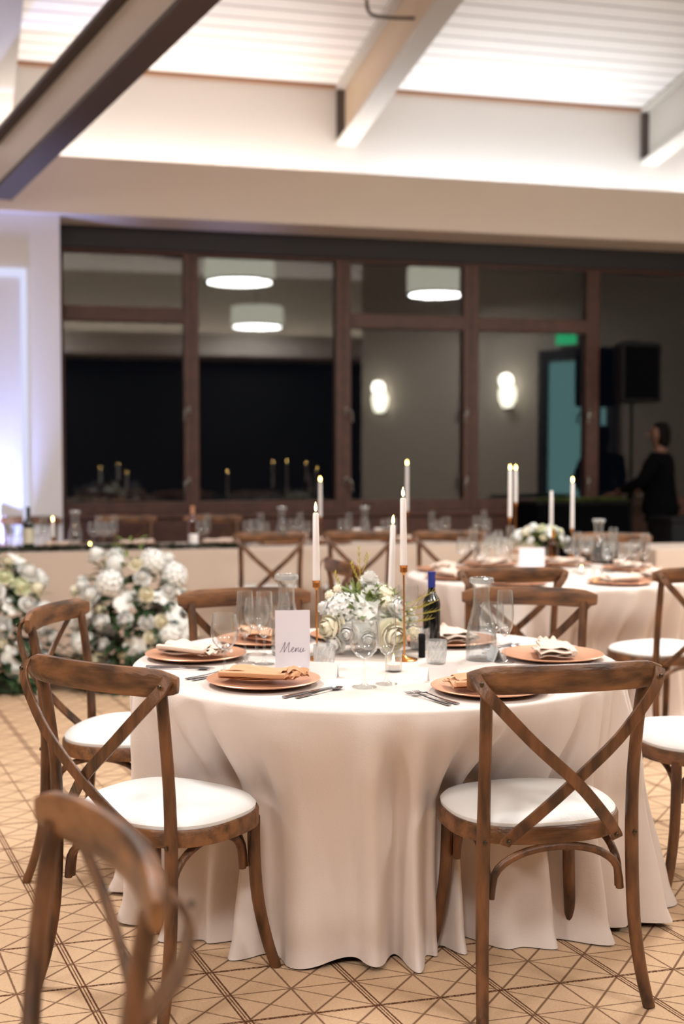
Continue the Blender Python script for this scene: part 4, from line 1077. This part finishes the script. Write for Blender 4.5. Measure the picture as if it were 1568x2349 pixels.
o = gd.build('leaf_garland', LEAF_L); o.location = DKP; o.rotation_euler.z = PHI; tag(o, 'pale green leaf garland along the front of the black desk', 'garland', kind='stuff')
cs = empty('equipment_case', (2.98, 10.50, 0), PHI); tag(cs, 'tall black equipment case at the right, in front of the standing person', 'case')
m = MB(); m.box((0, 0, .42), (.46, .40, .80), 0, .015); m.build('body', BLACK, cs); m = MB(); m.box((0, 0, .84), (.47, .41, .05), 0, .01); m.build('lid', BLACK, cs)
m = MB(); m.box((0, -.203, .80), (.05, .012, .05), 0, .002); m.build('latch', STEELD, cs)
sp = empty('speaker_stand', (2.80, 11.72, 0)); tag(sp, 'black tripod stand under the loudspeaker at the right windows', 'stand')
m = MB(); m.sweep([(0, 0, .25), (0, 0, 1.90)], circ(.018, 12), smooth=1); m.build('pole', BLACK, sp)
for a in (90, 200, 310): m = MB(); m.sweep([(0, 0, .75), (math.cos(R(a))*.15, math.sin(R(a))*.15, .01)], circ(.012, 8), smooth=1); m.build('leg', BLACK, sp)
m = MB(); m.lathe([(0, 0.98), (.035, .98), (.035, 1.06), (0, 1.06)], seg=16); m.build('collar', BLACK, sp)
k_ = empty('loudspeaker', (2.82, 11.70, 1.90), R(12)); tag(k_, 'black loudspeaker raised on a stand before the right window', 'speaker')
m = MB(); vs = []
for z, a, b in ((0, .19, .15), (.03, .20, .16), (.54, .20, .16), (.58, .185, .15)):
    vs += [(-a, -b, z), (a, -b, z), (a*.7, b, z), (-a*.7, b, z)]
m.add(vs, [(j*4+i, j*4+(i+1) % 4, (j+1)*4+(i+1) % 4, (j+1)*4+i) for j in range(3) for i in range(4)] + [(3, 2, 1, 0), (12, 13, 14, 15)]); m.build('cabinet', BLACK, k_, smooth=False)
m = MB(); m.box((0, -.163, .29), (.35, .008, .50), 0, .003); m.build('grille', BLACKCLOTH, k_)
m = MB(); m.box((.0, .0, .595), (.12, .03, .02), 0, .005); m.build('carry_handle', BLACK, k_)

def skin_body(name, bones, m_, parent=None, sub=1):
    """bones: list of chains of (x, y, z, radius[, radius2]) sharing points"""
    vs, ed, rad = [], [], []; idx = {}
    for ch in bones:
        prev = None
        for p in ch:
            key = (round(p[0], 4), round(p[1], 4), round(p[2], 4))
            if key not in idx: idx[key] = len(vs); vs.append(p[:3]); rad.append((p[3], p[4] if len(p) > 4 else p[3]))
            i = idx[key]
            if prev is not None and prev != i: ed.append((prev, i))
            prev = i
    me = bpy.data.meshes.new(name); me.from_pydata(vs, ed, []); o = bpy.data.objects.new(name, me); COL.objects.link(o)
    if parent: o.parent = parent
    md = o.modifiers.new('skin', 'SKIN'); md.use_smooth_shade = True
    for i, r in enumerate(rad): me.skin_vertices[0].data[i].radius = r
    me.skin_vertices[0].data[0].use_root = True
    s_ = o.modifiers.new('sub', 'SUBSURF'); s_.levels = sub; s_.render_levels = sub
    me.materials.append(m_); return o
# standing person in black, back to us, hands on the desk (local -x towards the desk)
pe = empty('person', (3.03, 11.50, 0), R(-30)); tag(pe, 'person in black standing with their back to us under the loudspeaker', 'person')
hip = (0, 0, .92)
def hand(w_, d, parent_list, sg):
    """palm and five fingers from the wrist w_ pointing along d"""
    w_ = Vector(w_); d = Vector(d).normalized(); s_ = d.cross(Vector((0, 0, 1))).normalized()*sg
    palm = w_ + d*.05; ch = [[(*w_, .024, .018), (*palm, .030, .014)]]
    for k, (o_, ln) in enumerate(((-.028, .062), (-.010, .072), (.010, .068), (.028, .054))):
        b = palm + s_*o_ + d*.025
        ch.append([(*palm, .030, .014), (*b, .010), (*(b + d*ln*.5 + Vector((0, 0, -.006))), .0085), (*(b + d*ln + Vector((0, 0, -.022))), .007)])
    tb_ = w_ + d*.02 - s_*.03
    ch.append([(*w_, .024, .018), (*tb_, .011), (*(tb_ + d*.03 - s_*.018), .009), (*(tb_ + d*.055 - s_*.02), .008)])
    return ch
LW, RWr = Vector((-.42, -.02, 1.03)), Vector((-.36, .20, 1.03))
armL = [(0, 0, 1.36, .12, .10), (-.02, -.17, 1.37, .062), (-.10, -.23, 1.16, .050), (-.36, -.10, 1.06, .034), (*LW, .024, .018)]
armR = [(0, 0, 1.36, .12, .10), (-.02, .17, 1.37, .062), (-.10, .25, 1.16, .050), (-.28, .27, 1.05, .034), (*RWr, .024, .018)]
torso = [(*hip, .085, .07), (0, 0, 1.08, .135, .10), (-.01, 0, 1.22, .15, .105), (0, 0, 1.36, .12, .10), (0, 0, 1.44, .055), (-.01, 0, 1.50, .052), (-.02, 0, 1.57, .075, .085), (-.02, 0, 1.64, .078, .090), (-.015, 0, 1.69, .055, .06)]
legs = [[(*hip, .085, .07), (0, sg*.09, .84, .06), (.0, sg*.10, .48, .062), (.02, sg*.11, .10, .042), (-.10, sg*.12, .04, .036), (-.17, sg*.125, .035, .028)] for sg in (-1, 1)]
skin_body('body', [torso, armL, armR] + legs + hand(LW, (-1, .05, -.15), None, 1) + hand(RWr, (-1, -.1, -.1), None, -1), SKIN, pe, 2)
skin_body('black_jacket', [[(0, 0, .80, .20, .16), (*hip, .20, .16), (0, 0, 1.08, .152, .118), (-.01, 0, 1.22, .168, .122), (0, 0, 1.37, .135, .11), (0, 0, 1.43, .07)],
          [(0, 0, 1.37, .135, .11), (-.02, -.17, 1.375, .078), (-.10, -.23, 1.16, .064), (-.36, -.10, 1.06, .045)], [(0, 0, 1.37, .135, .11), (-.02, .17, 1.375, .078), (-.10, .25, 1.16, .064), (-.28, .27, 1.05, .045)]], BLACKCLOTH, pe, 2)
skin_body('black_trousers', [[(0, 0, .95, .155, .12), (0, -.09, .84, .11), (0, -.10, .48, .078), (.02, -.11, .10, .060), (.02, -.11, .07, .06)], [(0, 0, .95, .155, .12), (0, .09, .84, .11), (0, .10, .48, .078), (.02, .11, .10, .060), (.02, .11, .07, .06)]], BLACKCLOTH, pe, 2)
skin_body('hair', [[(.02, 0, 1.46, .055, .07), (.012, 0, 1.55, .075, .085), (.01, 0, 1.62, .088, .098), (-.004, 0, 1.685, .075, .08), (-.008, 0, 1.72, .04, .05)]], HAIR, pe, 2)
for sg in (-1, 1):
    m = MB(); m.lathe([(0, -.004), (.016, -.004), (.02, 0), (.016, .006), (0, .003)], seg=12, M=Matrix.Translation((-.03, sg*.088, 1.60)) @ Matrix.Rotation(R(90), 4, 'X') @ Matrix.Diagonal((1, 1.5, 1, 1))); m.build('ear', SKIN, pe)
m = MB(); m.sweep([(-.108, 0, 1.635), (-.128, 0, 1.60), (-.112, 0, 1.590)], circ(.011, 8), (0, 1, 0), scale=[.6, 1.2, .7]); m.build('nose', SKIN, pe)
for sg in (-1, 1): m = MB(); m.lathe([(0, -.008), (.008, 0), (0, .008)], seg=10, M=Matrix.Translation((-.098, sg*.03, 1.632))); m.build('eye', BLACK, pe)
m = MB(); m.sweep([(-.098, -.02, 1.565), (-.108, 0, 1.562), (-.098, .02, 1.565)], circ(.004, 6), (0, 0, 1)); m.build('mouth', mat('lips', (130, 70, 62), .5), pe)
bpy.context.view_layer.update()
